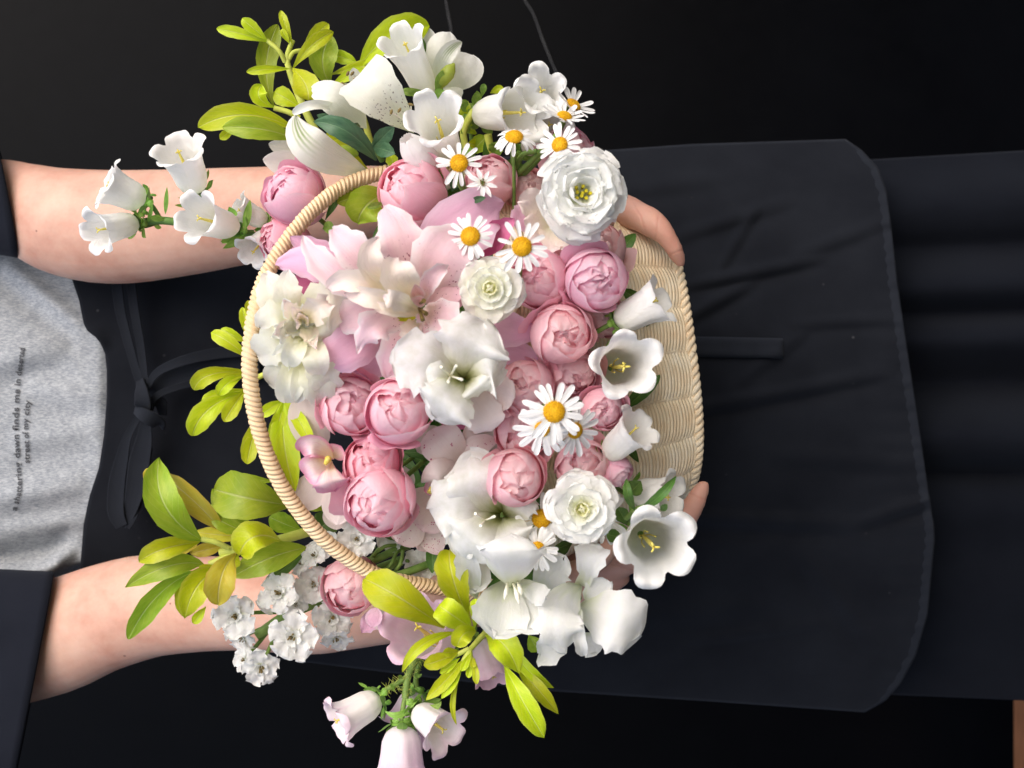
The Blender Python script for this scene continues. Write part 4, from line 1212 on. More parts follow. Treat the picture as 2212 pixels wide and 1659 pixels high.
# tiny star flower
u, v = ZB(885, 1482)
rot = facing((.05, .1, 1), .3); org = P(u, v, .238)
star = thing('star_flower', "tiny white star-shaped flower with a dark hollow heart in front of a pink rose", 'flower', org, rot)
r_ = random.Random(5)
for i in range(9):
    L = dpx(130 / ZS, .238) * r_.uniform(.8, 1.05)
    MB().grid(radial(L, L * .34, [70, 88, 100], i * .698 + r_.uniform(-.15, .15), r0=dpx(20 / ZS, .238), prof='lance', nu=5, nv=9, wb=.4, cup=.5)).build('petal', MAT['daisy'], star)
hb = MB(); hr = dpx(34 / ZS, .238)
for k in range(16):
    a = k * 2.4; q = hr * (.35 + .6 * (k % 4) / 4)
    tube(hb, [[q * math.cos(a), q * math.sin(a), 0], [q * 1.1 * math.cos(a), q * 1.1 * math.sin(a), hr * .8]], [hr * .1, hr * .14], 5)
hb.build('stamen', MAT['pollen'], star)
stem_part(star, rot, org, .001, .002)

# ------------------------------------------------------------------ bellflowers, upper cluster
def BZ(zoom, b, m): return (*zoom(b[0], b[1]), b[2]), (*zoom(m[0], m[1]), m[2])
def bell1(label, zoom, b, m, R, seed, **kw):
    bb, mm = BZ(zoom, b, m)
    return bell_thing(label, bb, mm, R / ZS, seed, **kw)
bell1("tall white bell at the top of the bouquet, its curled mouth towards the lime leaf", ZB, (415, 715, .155), (190, 260, .190), 165, 61, tube_w=.84, curl=.9, stem_to=(1010, 330, .13))
bell1("white bell facing out with an orange style, above the pink rose", ZB, (600, 1270, .150), (470, 915, .222), 205, 62, tube_w=.74)
bell1("cup-shaped white bell lying sideways above the drooping daisy", ZB, (840, 890, .150), (1250, 850, .205), 215, 63, tube_w=.76)
bell1("wide open white bell at the upper edge of the bouquet with a yellow style", ZB, (1330, 960, .140), (1400, 680, .200), 205, 64)
bell1("white bell half hidden beneath the two side-on daisies", ZB, (1270, 1200, .15), (1490, 960, .19), 150, 65, tube_w=.8)
bell1("drooping side bell of white with a squared cup in front of the woven wall", ZD, (1600, 1480, .226), (1980, 1290, .236), 165, 66, tube_w=.92, curl=.8)
bell1("white bell facing straight out with a yellow style, in front of the woven wall", ZF, (1560, 440, .205), (1695, 408, .268), 245, 67, tube_w=.72)
bell1("cream white bell turned sideways over the woven wall below the small pink rose", ZF, (1520, 1200, .226), (1800, 960, .243), 155, 68, tube_w=.9)
bell1("white bell behind the pointed green leaf, touching the fingers", ZI, (1535, 185, .205), (1860, 235, .222), 165, 69, tube_w=.84)
bell1("biggest open white bell with a thick yellow style, in front of the lower hand", ZI, (1600, 560, .200), (1735, 660, .275), 270, 70, tube_w=.74, lobe=.42)
bell1("pink hairy-stalked bell half hidden behind the drooping lime leaves", ZJ, (1640, 530, .15), (1750, 890, .165), 135, 71, mat='bell_pink', tube_w=.9, curl=.5, lobe=.15)
bell1("wide lilac-edged bell showing its wavy lip beside the largest drooping lime leaf", ZJ, (1330, 600, .15), (1080, 440, .195), 230, 72, mat='bell_pink', tube_w=.86)
# closed bud-like bell
bell1("closed white bell just above the pink rose at the end of the handle", ZB, (450, 1390, .185), (215, 1090, .205), 175, 73, closed=True, style=False)

# white bell stem lying over the raised arm
o0 = P(*ZK(2300, 860), .13)
cs = thing('bellflower_spray', "long green stem of white bells lying across the upper forearm", 'bellflower', o0)
stem_line(cs, o0, [(1225, 830, .155), (1400, 815, .158), (1570, 835, .156), (1850, 900, .150), (2120, 930, .145), (2500, 1010, .135), (2900, 1150, .125)], .0026, 'calyx', ZK, n=30)
for lb, b, m, R, sd, kw in (
        ("bell pointing up from the stem, beside the forearm's edge", (1715, 560, .155), (1560, 200, .178), 185, 81, dict(tube_w=.86)),
        (None, (1260, 655, .160), (925, 500, .172), 175, 82, dict(tube_w=.8, curl=1.2)),
        (None, (1190, 830, .160), (840, 915, .185), 165, 83, dict(tube_w=.72)),
        (None, (2050, 880, .158), (1715, 775, .195), 178, 84, dict(tube_w=.76)),
        (None, (2320, 830, .150), (2070, 710, .160), 120, 85, dict(tube_w=.8)),
        (None, (2350, 930, .150), (2190, 1090, .165), 125, 86, dict(tube_w=.8))):
    b_, m_ = P(*ZK(b[0], b[1]), b[2]), P(*ZK(m[0], m[1]), m[2])
    make_bell(cs, b_, m_, dpx(R / ZS, m[2]), sd, 'bell', z_org=o0, **kw)
    # little stalk to the stem
    mb = MB(); tube(mb, catmull([b_ - o0, b_ - o0 + np.array([.004, -.002, -.003]), P(*ZK(min(b[0] + 160, 2400), 840 if b[0] < 2000 else 915), .152) - o0], 8), .0015, 6); mb.build('stalk', MAT['calyx'], cs)
petals_at(cs, o0, [((1440, 760, .16), (1455, 520, .166), 40, dict(prof='lance')), ((1290, 830, .162), (1330, 670, .17), 36, dict(prof='lance')), ((1440, 800, .16), (1300, 790, .168), 60, {}), ((1380, 850, .158), (1370, 890, .16), 60, {}),
                   ((2130, 900, .162), (2180, 630, .17), 70, dict(prof='lance')), ((2080, 960, .16), (1920, 1000, .165), 50, {}), ((2150, 950, .16), (1940, 1060, .166), 70, dict(prof='lance')), ((1640, 690, .155), (1520, 680, .16), 30, dict(prof='lance')), ((1790, 470, .155), (1820, 370, .16), 30, dict(prof='lance'))], 'calyx', ZK, 4, 'leaf')

# pink bells hanging at the lower edge
o1 = P(*ZJ(1150, 600), .15)
cp = thing('bellflower_spray', "hairy green stem with blush and pink bells hanging below the bouquet", 'bellflower', o1)
stem_line(cp, o1, [(1300, 520, .14), (1160, 640, .15), (1080, 720, .16), (1010, 860, .168), (985, 1050, .172)], .0024, 'stem_green', ZJ)
stem_line(cp, o1, [(1200, 640, .15), (1120, 720, .152), (1080, 880, .15), (1085, 960, .15)], .0018, 'stem_green', ZJ)
stem_line(cp, o1, [(1010, 860, .168), (900, 930, .172), (800, 990, .174)], .0018, 'stem_green', ZJ)
stem_line(cp, o1, [(985, 1040, .172), (960, 1180, .178), (955, 1290, .180)], .0016, 'stem_green', ZJ)
stem_line(cp, o1, [(985, 1050, .172), (1040, 1110, .176), (1090, 1150, .178)], .0015, 'stem_green', ZJ)
for b, m, R, sd, mt, kw in (
        ((765, 1050, .172), (375, 1275, .186), 175, 91, 'bell_blush', dict(tube_w=.86, curl=1.5)),
        ((955, 1290, .178), (945, 1760, .19), 190, 92, 'bell_pink', dict(tube_w=.98, curl=.4, style=False)),
        ((1085, 1150, .178), (1330, 1350, .198), 190, 93, 'bell_blush', dict(tube_w=.72)),
        ((1090, 990, .148), (960, 1280, .152), 150, 94, 'bell_pink', dict(tube_w=.9)),
        ((1120, 1180, .15), (1150, 1480, .152), 90, 95, 'bell_pink', dict(tube_w=.6, curl=1.4))):
    make_bell(cp, P(*ZJ(b[0], b[1]), b[2]), P(*ZJ(m[0], m[1]), m[2]), dpx(R / ZS, m[2]), sd, mt, z_org=o1, **kw)
petals_at(cp, o1, [((1020, 1130, .185), (805, 1160, .19), 60, dict(mid=(920, 1200, .192), prof='lance')), ((1180, 1110, .185), (1300, 1075, .19), 55, dict(mid=(1250, 1130, .19), prof='lance')), ((660, 960, .176), (575, 915, .178), 26, dict(prof='lance')),
                   ((1080, 880, .16), (1130, 840, .165), 30, {}), ((1060, 830, .16), (1110, 870, .165), 30, {}), ((960, 880, .17), (930, 850, .175), 30, {}), ((890, 990, .175), (860, 920, .18), 30, {}), ((800, 1120, .175), (775, 1240, .178), 26, dict(prof='lance'))], 'calyx', ZJ, 5, 'leaf')
hb = MB()
rh = random.Random(3)
for k in range(170):                                                   # fine hairs on the stalks
    q = rh.random()
    pth = [(1160, 640, .15), (1080, 720, .16), (1010, 860, .168), (985, 1050, .172)] if k % 3 else [(1010, 860, .168), (900, 930, .172), (800, 990, .174)]
    seg = rh.randrange(len(pth) - 1); a_, b_ = np.array(pth[seg]), np.array(pth[seg + 1]); c_ = a_ + (b_ - a_) * q
    p0 = P(*ZJ(c_[0], c_[1]), c_[2]) - o1; dd = norm(np.array([rh.uniform(-1, 1), rh.uniform(-1, 1), rh.uniform(-.2, 1)]))
    tube(hb, [p0 + dd * .002, p0 + dd * .0062], [.00016, .00006], 3, caps=False)
hb.build('stem_hair', MAT['stem_lime'], cp)['kind'] = 'stuff'

# ------------------------------------------------------------------ lisianthus, carnation, double white
lis = [(3, .52, .8, [24, 18, 22], 'white', 'fan', dict(cup=1.3, r0=.20, z0=.04, ruffle=.16)), (4, .64, .9, [32, 30, 36], 'white', 'round', dict(cup=1.0, r0=.22, z0=.02, ruffle=.15, notch=.14)),
       (5, .78, 1.05, [50, 48, 58], 'white', 'round', dict(cup=.8, r0=.16, ruffle=.16, notch=.14)), (6, .90, 1.1, [64, 66, 80], 'white', 'round', dict(cup=.5, r0=.1, ruffle=.16, rfreq=3, notch=.14)),
       (6, 1.0, 1.1, [80, 78, 100], 'white', 'round', dict(cup=.3, r0=.06, z0=-.08, ruffle=.15, rfreq=3, notch=.14)), (5, 1.02, 1.05, [92, 95, 112], 'white', 'fan', dict(cup=.2, r0=.06, z0=-.16, ruffle=.1))]
ln, R = bloom('lisianthus', "large ruffled white rosette with a yellow-green hollow heart, next to the upper hand", 'lisianthus', 1256, 420, .262, 92, lis, (.06, .0, 1), 101, depth=.25)
eb = MB(); 
for k in range(9):
    a = k * 2.4; q = R * .06 * math.sqrt(k)
    tube(eb, [[q * math.cos(a), q * math.sin(a), .02 * R], [q * 1.2 * math.cos(a), q * 1.2 * math.sin(a), .22 * R]], [R * .03, R * .045], 6)
eb.build('stamen', MAT['eye'], ln)
car = [(4, .30, .34, [20, 10, -15], 'heart', 'fan', dict(cup=.9, r0=.03, ruffle=.2, z0=.16)), (6, .38, .42, [30, 26, 15], 'heart', 'fan', dict(cup=.8, r0=.07, ruffle=.2, z0=.12)), (7, .48, .5, [48, 46, 50], 'carnation', 'fan', dict(cup=.6, r0=.08, ruffle=.16, z0=.06)),
       (6, .70, .72, [66, 62, 66], 'carnation', 'fan', dict(cup=.5, r0=.06, ruffle=.10)), (6, .94, .88, [78, 78, 86], 'carnation', 'round', dict(cup=.3, r0=.04, ruffle=.08, z0=-.05)), (5, 1.02, 1.0, [86, 92, 100], 'carnation', 'round', dict(cup=.2, r0=.04, z0=-.12, ruffle=.07))]
bloom('carnation', "cream carnation with a greenish crumpled heart in front of the blush lily", 'carnation', *ZD(512, 1190), .268, 292 / ZS, car, (-.03, .0, 1), 103, depth=.2)
dou = [(4, .26, .28, [15, 5, -15], 'heart', 'fan', dict(cup=.9, r0=.03, ruffle=.2, z0=.16)), (6, .36, .38, [34, 24, 12], 'heart', 'fan', dict(cup=.9, r0=.07, ruffle=.16, z0=.12)), (6, .5, .54, [52, 44, 36], 'carnation', 'fan', dict(cup=.8, r0=.08, ruffle=.12, z0=.05)),
       (6, .72, .78, [66, 62, 60], 'white', 'round', dict(cup=.6, r0=.06, ruffle=.09)), (6, .94, .94, [78, 78, 82], 'white', 'round', dict(cup=.35, r0=.04, ruffle=.08, z0=-.06)), (5, 1.03, 1.05, [86, 90, 96], 'white', 'round', dict(cup=.25, r0=.04, z0=-.13, ruffle=.08))]
bloom('carnation', "full white double bloom with a buttery heart between the pink roses and the open bells", 'carnation', *ZI(1080, 335), .262, 318 / ZS, dou, (.0, .05, 1), 105, depth=.2)

# ------------------------------------------------------------------ white trumpets
def trumpet(label, throat, z, R, n, seed, thetas, count=6):
    org = P(*throat, z - .9 * dpx(R, z) * .55)
    rot = facing(n, seed)
    root = thing('trumpet_flower', label, 'trumpet flower', org, rot, 'white trumpet flowers')
    Rm = dpx(R, z); r = random.Random(seed)
    for i in range(count):
        inner = i % 2
        p = radial(Rm * r.uniform(1.12, 1.32), Rm * r.uniform(.98, 1.2), [x + r.uniform(-5, 5) for x in thetas], i * 2 * math.pi / count + r.uniform(-.12, .12), r0=.02 * Rm, z0=-.03 * Rm * inner, prof='round', nu=15, nv=18, wb=.2, cup=.45, ruffle=.13, rfreq=2.6, wob=.07, phase=r.uniform(0, 6), notch=.14, rib=.06)
        MB().grid(p).build('petal', MAT['white'], root)
    sb = MB()
    a0 = r.uniform(0, 6)
    tube(sb, [[0, 0, .05 * Rm], [.02 * Rm, 0, .6 * Rm]], [.02 * Rm, .022 * Rm], 6)
    for k in range(3):
        a = a0 + k * 2.1
        tube(sb, catmull([[.02 * Rm, 0, .58 * Rm], [.08 * Rm * math.cos(a), .08 * Rm * math.sin(a), .72 * Rm], [.22 * Rm * math.cos(a), .22 * Rm * math.sin(a), .80 * Rm]], 8), [.016 * Rm, .014 * Rm, .028 * Rm], 6)
    sb.build('style', MAT['pistil_white'], root)
    stem_part(root, rot, org, .002, .005)
    return root
def free_flower(name, label, cat, zoom, x, y, z, group=None):
    org = P(*zoom(x, y), z)
    return thing(name, label, cat, org, None, group), org
def style3(root, og, zoom, base, mids, zb, zt):
    mb = MB()
    for m_ in mids:
        b_, t_ = P(*zoom(*base), zb) - og, P(*zoom(*m_), zt) - og
        tube(mb, catmull([b_ + np.array([0, 0, -.012]), b_, .5 * (b_ + t_) + np.array([0, 0, .002]), t_], 10), [.0007, .0006, .0005, .0009], 6)
    mb.build('style', MAT['pistil_white'], root)
tp, og = free_flower('trumpet_flower', "largest white trumpet opening in the middle of the bouquet, beside the blush lily", 'trumpet flower', ZE, 1800, 410, .225, 'white trumpet flowers')
petals_at(tp, og, [
    ((1840, 430, .240), (1205, 280, .268), 560, dict(rib=.05, notch=.26, ruffle=.16, rfreq=2.6, prof='round', cup=-.25, mid=(1540, 300, .276), nu=15, nv=20, wb=.3)),
    ((1840, 420, .240), (2000, -60, .270), 640, dict(rib=.05, notch=.26, ruffle=.16, rfreq=2.6, prof='round', cup=-.2, mid=(1880, 170, .280), nu=15, nv=20, wb=.3)),
    ((1850, 430, .240), (2170, 330, .262), 520, dict(rib=.05, notch=.26, ruffle=.16, rfreq=2.6, prof='round', cup=-.2, mid=(2020, 330, .276), nu=15, nv=20, wb=.3)),
    ((1835, 450, .242), (1570, 770, .268), 520, dict(rib=.05, notch=.26, ruffle=.16, rfreq=2.6, prof='round', cup=-.3, mid=(1720, 590, .284), nu=15, nv=20, wb=.3)),
    ((1825, 440, .242), (1420, 500, .264), 400, dict(rib=.05, notch=.26, ruffle=.16, rfreq=2.6, prof='round', cup=-.2, mid=(1620, 460, .276), nu=13, nv=18, wb=.3)),
    ((1850, 440, .242), (1960, 580, .262), 330, dict(rib=.05, notch=.26, ruffle=.16, rfreq=2.6, prof='round', cup=-.2, mid=(1910, 500, .276), nu=13, nv=16, wb=.3)),
], 'trumpet', ZE, 41)
style3(tp, og, ZE, (1715, 400), [(1630, 320), (1760, 310), (1810, 430), (1690, 450)], .262, .292)
stem_line(tp, og, [(1840, 430, .242), (1850, 480, .18), (1700, 600, .13)], .002, 'stem_green', ZE)
tp, og = free_flower('trumpet_flower', "white trumpet with a ruffled rim under the smooth-hearted rose, next to the speckled orchid petals", 'trumpet flower', ZH, 1540, 170, .195, 'white trumpet flowers')
petals_at(tp, og, [
    ((1600, 160, .208), (960, 120, .236), 520, dict(rib=.05, notch=.26, ruffle=.16, rfreq=2.6, prof='round', cup=-.25, mid=(1280, 90, .246), nu=15, nv=20, wb=.3)),
    ((1600, 150, .208), (1340, -350, .236), 560, dict(rib=.05, notch=.26, ruffle=.16, rfreq=2.6, prof='round', cup=-.25, mid=(1440, -60, .246), nu=15, nv=20, wb=.3)),
    ((1600, 190, .208), (1330, 560, .236), 600, dict(rib=.05, notch=.26, ruffle=.16, rfreq=2.6, prof='round', cup=-.3, mid=(1430, 350, .250), nu=15, nv=20, wb=.3)),
    ((1610, 200, .208), (1720, 480, .234), 440, dict(rib=.05, notch=.26, ruffle=.16, rfreq=2.6, prof='round', cup=-.25, mid=(1660, 330, .244), nu=15, nv=20, wb=.3)),
    ((1610, 150, .208), (1760, -60, .226), 460, dict(rib=.05, notch=.26, ruffle=.16, rfreq=2.6, prof='round', cup=-.25, mid=(1690, 60, .238), nu=15, nv=20, wb=.3)),
    ((1590, 180, .210), (1120, 430, .230), 420, dict(rib=.05, notch=.26, ruffle=.16, rfreq=2.6, prof='round', cup=-.2, mid=(1360, 280, .243), nu=13, nv=18, wb=.3)),
], 'trumpet', ZH, 42)
style3(tp, og, ZH, (1460, 215), [(1375, 160), (1540, 185), (1420, 265)], .232, .262)
stem_line(tp, og, [(1600, 170, .184), (1600, 100, .15), (1400, -300, .11)], .002, 'stem_green', ZH)
tp, og = free_flower('trumpet_flower', "loose pale blush petals of a spent white trumpet under the largest one", 'trumpet flower', ZF, 380, 700, .235, 'white trumpet flowers')
petals_at(tp, og, [((260, 560, .235), (520, 990, .25), 340, dict(prof='round', ruffle=.1, mid=(420, 800, .25))), ((330, 600, .24), (720, 700, .25), 330, dict(prof='round', ruffle=.08))], 'orchid_plain', ZF, 7)
tp, og = free_flower('trumpet_flower', "white hooded trumpet with a petal arching over its mouth, below the small narrow-rayed daisy", 'trumpet flower', ZI, 470, 1000, .21, 'white trumpet flowers')
petals_at(tp, og, [
    ((470, 1020, .205), (480, 560, .262), 640, dict(rib=.05, notch=.24, prof='round', cup=-.8, ruffle=0.09, mid=(470, 800, .270), nu=15, nv=18)),
    ((420, 960, .20), (330, 1450, .252), 520, dict(rib=.05, notch=.24, prof='round', cup=.5, ruffle=0.09, mid=(380, 1250, .235), nu=15)),
    ((500, 960, .20), (700, 1400, .250), 520, dict(rib=.05, notch=.24, prof='round', cup=.45, ruffle=0.11, mid=(620, 1220, .232), nu=15)),
    ((560, 1010, .215), (780, 1120, .262), 200, dict(rib=.05, notch=.24, prof='round', cup=-.5, ruffle=0.18)),
    ((170, 1120, .205), (40, 640, .240), 230, dict(rib=.05, notch=.24, prof='leaf', cup=.7, ruffle=0.12, mid=(90, 860, .235))),
    ((700, 1050, .200), (930, 760, .235), 330, dict(rib=.05, notch=.24, prof='round', cup=.3, ruffle=0.15)),
    ((120, 700, .21), (160, 1060, .222), 300, dict(rib=.05, notch=.24, prof='round', ruffle=0.08)),
], 'white', ZI, 8)
sb = [((440, 960, .215), (412, 1130, .246)), ((480, 960, .215), (540, 1165, .248)), ((520, 960, .215), (560, 1090, .246))]
mb = MB()
for a_, b_ in sb: tube(mb, catmull([P(*ZI(*a_[:2]), a_[2]) - og, P(*ZI((a_[0] + b_[0]) / 2 + 4, (a_[1] + b_[1]) / 2), b_[2] - .004) - og, P(*ZI(*b_[:2]), b_[2]) - og], 8), [.0007, .0009, .0016, .0004], 6)
mb.build('style', MAT['pistil_white'], tp)
tp, og = free_flower('trumpet_flower', "white trumpet seen from the side with broad wavy petals reaching out over the black apron", 'trumpet flower', ZI, 1060, 1120, .2, 'white trumpet flowers')
petals_at(tp, og, [
    ((1090, 1010, .212), (1185, 640, .236), 300, dict(rib=.05, notch=.24, prof='fan', cup=.5, ruffle=0.18, mid=(1150, 830, .240), wb=.5)),
    ((1110, 1130, .212), (1330, 980, .232), 260, dict(rib=.05, notch=.24, prof='round', cup=.4, ruffle=0.15)),
    ((1080, 1000, .21), (940, 1570, .246), 400, dict(rib=.05, notch=.24, prof='round', cup=-.3, ruffle=0.17, mid=(900, 1240, .250), nu=15, nv=18, rfreq=3.4)),
    ((1050, 1190, .205), (1600, 1440, .236), 560, dict(rib=.05, notch=.24, prof='round', cup=-.35, ruffle=0.11, mid=(1340, 1290, .244), nu=15, nv=18, rfreq=2.2)),
    ((1010, 1300, .20), (720, 1600, .215), 240, dict(rib=.05, notch=.24, prof='fan', cup=.5, ruffle=0.24, mid=(880, 1530, .22))),
    ((1050, 1180, .23), (1100, 1620, .240), 130, dict(rib=.05, notch=.24, prof='strap', cup=1.0, ruffle=0.12, mid=(1060, 1420, .246))),
    ((1100, 1420, .20), (1210, 1600, .205), 220, dict(rib=.05, notch=.24, prof='round', ruffle=0.15)),
], 'white', ZI, 9)
stem_line(tp, og, [(1060, 1120, .2), (900, 1000, .17), (500, 700, .13)], .002, 'stem_green', ZI)

tp, og = free_flower('lisianthus', "crumpled cream and blush petals squeezed beneath the large ruffled white rosette", 'lisianthus', ZD, 1020, 620, .205)
petals_at(tp, og, [
    ((1080, 600, .215), (760, 440, .232), 230, dict(prof='leaf', ruffle=.22, rib=.1, cup=.4)), ((1080, 620, .215), (800, 600, .234), 190, dict(prof='leaf', ruffle=.2, rib=.1)),
    ((1090, 600, .212), (1020, 880, .236), 260, dict(prof='ovate', ruffle=.15, cup=.4)), ((1150, 620, .215), (1180, 870, .236), 200, dict(prof='ovate', ruffle=.15)),
    ((1040, 560, .21), (840, 760, .226), 260, dict(prof='ovate', ruffle=.1, mat='orchid_plain')), ((900, 520, .2), (700, 620, .21), 260, dict(prof='ovate', mat='lily_mauve', ruffle=.1)), ((1000, 480, .2), (760, 380, .208), 240, dict(prof='ovate', mat='orchid_plain', ruffle=.1))], 'lily_cream', ZD, 51)
# ------------------------------------------------------------------ lilies
ml, og = free_flower('lily', "mauve-pink lily with broad petals spreading behind the blush double lily", 'lily', ZC, 1300, 900, .20, 'pink lilies in the middle of the basket')
petals_at(ml, og, [
    ((1400, 820, .21), (2180, 110, .222), 560, dict(rib=.10, ruffle=0.11, mid=(1800, 330, .24), prof='lily', nu=11)),
    ((1900, 560, .225), (2270, 240, .236), 300, dict(rib=.10, ruffle=0.13, cup=1.0, prof='lily', mat='magenta')),
    ((1350, 760, .205), (1310, 210, .215), 360, dict(rib=.10, prof='lily')),
    ((1000, 840, .215), (180, 650, .222), 330, dict(rib=.10, ruffle=0.16, cup=-.6, mid=(560, 640, .236), prof='lily', nu=11)),
    ((940, 800, .21), (310, 400, .220), 300, dict(rib=.10, ruffle=0.10, cup=.5, prof='lily', nu=11)),
    ((900, 880, .215), (260, 800, .205), 260, dict(rib=.10, ruffle=0.08, cup=.6, prof='lily', mat='magenta')),
    ((1130, 1180, .215), (430, 1560, .240), 400, dict(rib=.10, ruffle=0.10, cup=-.5, mid=(840, 1370, .252), prof='lily', nu=11)),
    ((1200, 1250, .21), (880, 1640, .225), 420, dict(rib=.10, ruffle=0.10, prof='lily', nu=11)),
    ((1000, 1150, .235), (540, 1500, .236), 180, dict(rib=.10, ruffle=0.10, cup=.8, prof='lily')),
], 'lily_mauve', ZC, 12)
petals_at(ml, og, [
    ((250, 60, .215), (960, 150, .224), 330, dict(ruffle=.05, cup=-.4, mid=(620, 100, .24), prof='lily', nu=11)),
    ((300, 160, .21), (930, 360, .216), 300, dict(ruffle=.05, cup=.3, prof='lily', nu=11)),
], 'lily_mauve', ZF, 13)
bl, og = free_flower('lily', "blush double lily with a cream heart and dark red specks in the basket's middle", 'lily', ZC, 1430, 1010, .225, 'pink lilies in the middle of the basket')
petals_at(bl, og, [
    ((1420, 960, .225), (1130, 130, .246), 400, dict(rib=.10, ruffle=0.16, mid=(1290, 480, .262), cup=-.45, nu=11, nv=16)),
    ((1480, 960, .228), (1860, 330, .256), 560, dict(rib=.10, ruffle=0.10, mid=(1640, 600, .266), cup=-.3, nu=11, nv=16)),
    ((1250, 960, .236), (425, 395, .256), 270, dict(rib=.10, ruffle=0.19, mid=(740, 760, .270), cup=.4, nu=11, nv=16)),
    ((1350, 950, .24), (690, 340, .262), 330, dict(rib=.10, ruffle=0.16, mid=(930, 580, .276), cup=.5, nu=11, nv=16)),
    ((1300, 1080, .23), (690, 1190, .245), 340, dict(rib=.10, ruffle=0.13, mid=(960, 1080, .258), nu=11, nv=16)),
    ((1440, 1100, .235), (910, 1390, .262), 280, dict(rib=.10, ruffle=0.32, rfreq=2.4, mid=(1100, 1150, .272), nu=11, nv=18)),
    ((1470, 1150, .225), (1160, 1640, .238), 340, dict(rib=.10, ruffle=0.10, mid=(1270, 1390, .25), nu=11)),
    ((1470, 1030, .232), (1780, 1260, .262), 330, dict(rib=.10, ruffle=0.26, rfreq=2.6, mid=(1640, 1110, .266), nu=11, nv=16)),
    ((1510, 1000, .230), (1840, 740, .250), 330, dict(rib=.10, mat='lily_spotted', mid=(1690, 840, .25), cup=.7, nu=11)),
    ((1500, 1010, .232), (1850, 960, .246), 190, dict(rib=.10, mat='lily_spotted', ruffle=0.13, cup=.6)),
    ((1470, 980, .24), (1700, 650, .272), 180, dict(rib=.10, ruffle=0.16, mid=(1530, 790, .274), cup=.8)),
    ((1440, 1150, .235), (1370, 1345, .268), 190, dict(rib=.10, ruffle=0.19, mid=(1370, 1220, .268), mat='lily_cream')),
    ((1490, 1120, .24), (1560, 1180, .262), 120, dict(rib=.10, ruffle=0.13, cup=.8)),
    ((1480, 1150, .225), (1560, 1330, .24), 200, dict(rib=.10, mat='lily_spotted')),
    ((1400, 960, .25), (1090, 405, .285), 250, dict(rib=.10, ruffle=0.08, mid=(1040, 680, .288), cup=.6, mat='lily_cream', nu=11)),
    ((1430, 950, .25), (1260, 580, .284), 330, dict(rib=.10, ruffle=0.10, mid=(1270, 770, .290), cup=.5, mat='lily_cream', nu=11)),
    ((1380, 1000, .25), (620, 860, .270), 210, dict(rib=.10, ruffle=0.16, mid=(930, 790, .288), cup=.7, mat='lily_cream', nu=11)),
    ((1440, 1060, .25), (790, 900, .272), 190, dict(rib=.10, ruffle=0.10, mid=(1080, 950, .292), cup=.8, mat='lily_cream', nu=11)),
    ((1450, 1060, .252), (1130, 930, .294), 170, dict(rib=.10, ruffle=0.29, mid=(1250, 960, .298), cup=.4, mat='lily_cream')),
    ((1460, 1080, .25), (1030, 990, .286), 130, dict(rib=.10, ruffle=0.10, mid=(1200, 1040, .288), cup=1.0, mat='lily_cream')),
    ((1440, 950, .25), (1400, 815, .284), 150, dict(rib=.10, cup=.8)),
    ((1500, 980, .25), (1365, 945, .284), 110, dict(rib=.10, cup=.6)),
    ((1480, 1070, .252), (1420, 1150, .284), 90, dict(rib=.10, ruffle=0.16)),
    ((1440, 1060, .245), (1230, 1130, .262), 100, dict(rib=.10, mat='lime', prof='lance', cup=.6)),
], 'lily', ZC, 14)
ps = MB()
for b_, t_ in (((1430, 1020), (1500, 1075)), ((1430, 1000), (1470, 1130)), ((1440, 990), (1480, 960))):
    tube(ps, catmull([P(*ZC(*b_), .25) - og, P(*ZC((b_[0] + t_[0]) / 2, (b_[1] + t_[1]) / 2), .276) - og, P(*ZC(*t_), .282) - og], 8), [.0008, .0008, .0014], 6)
ps.build('stamen', MAT['pollen'], bl)

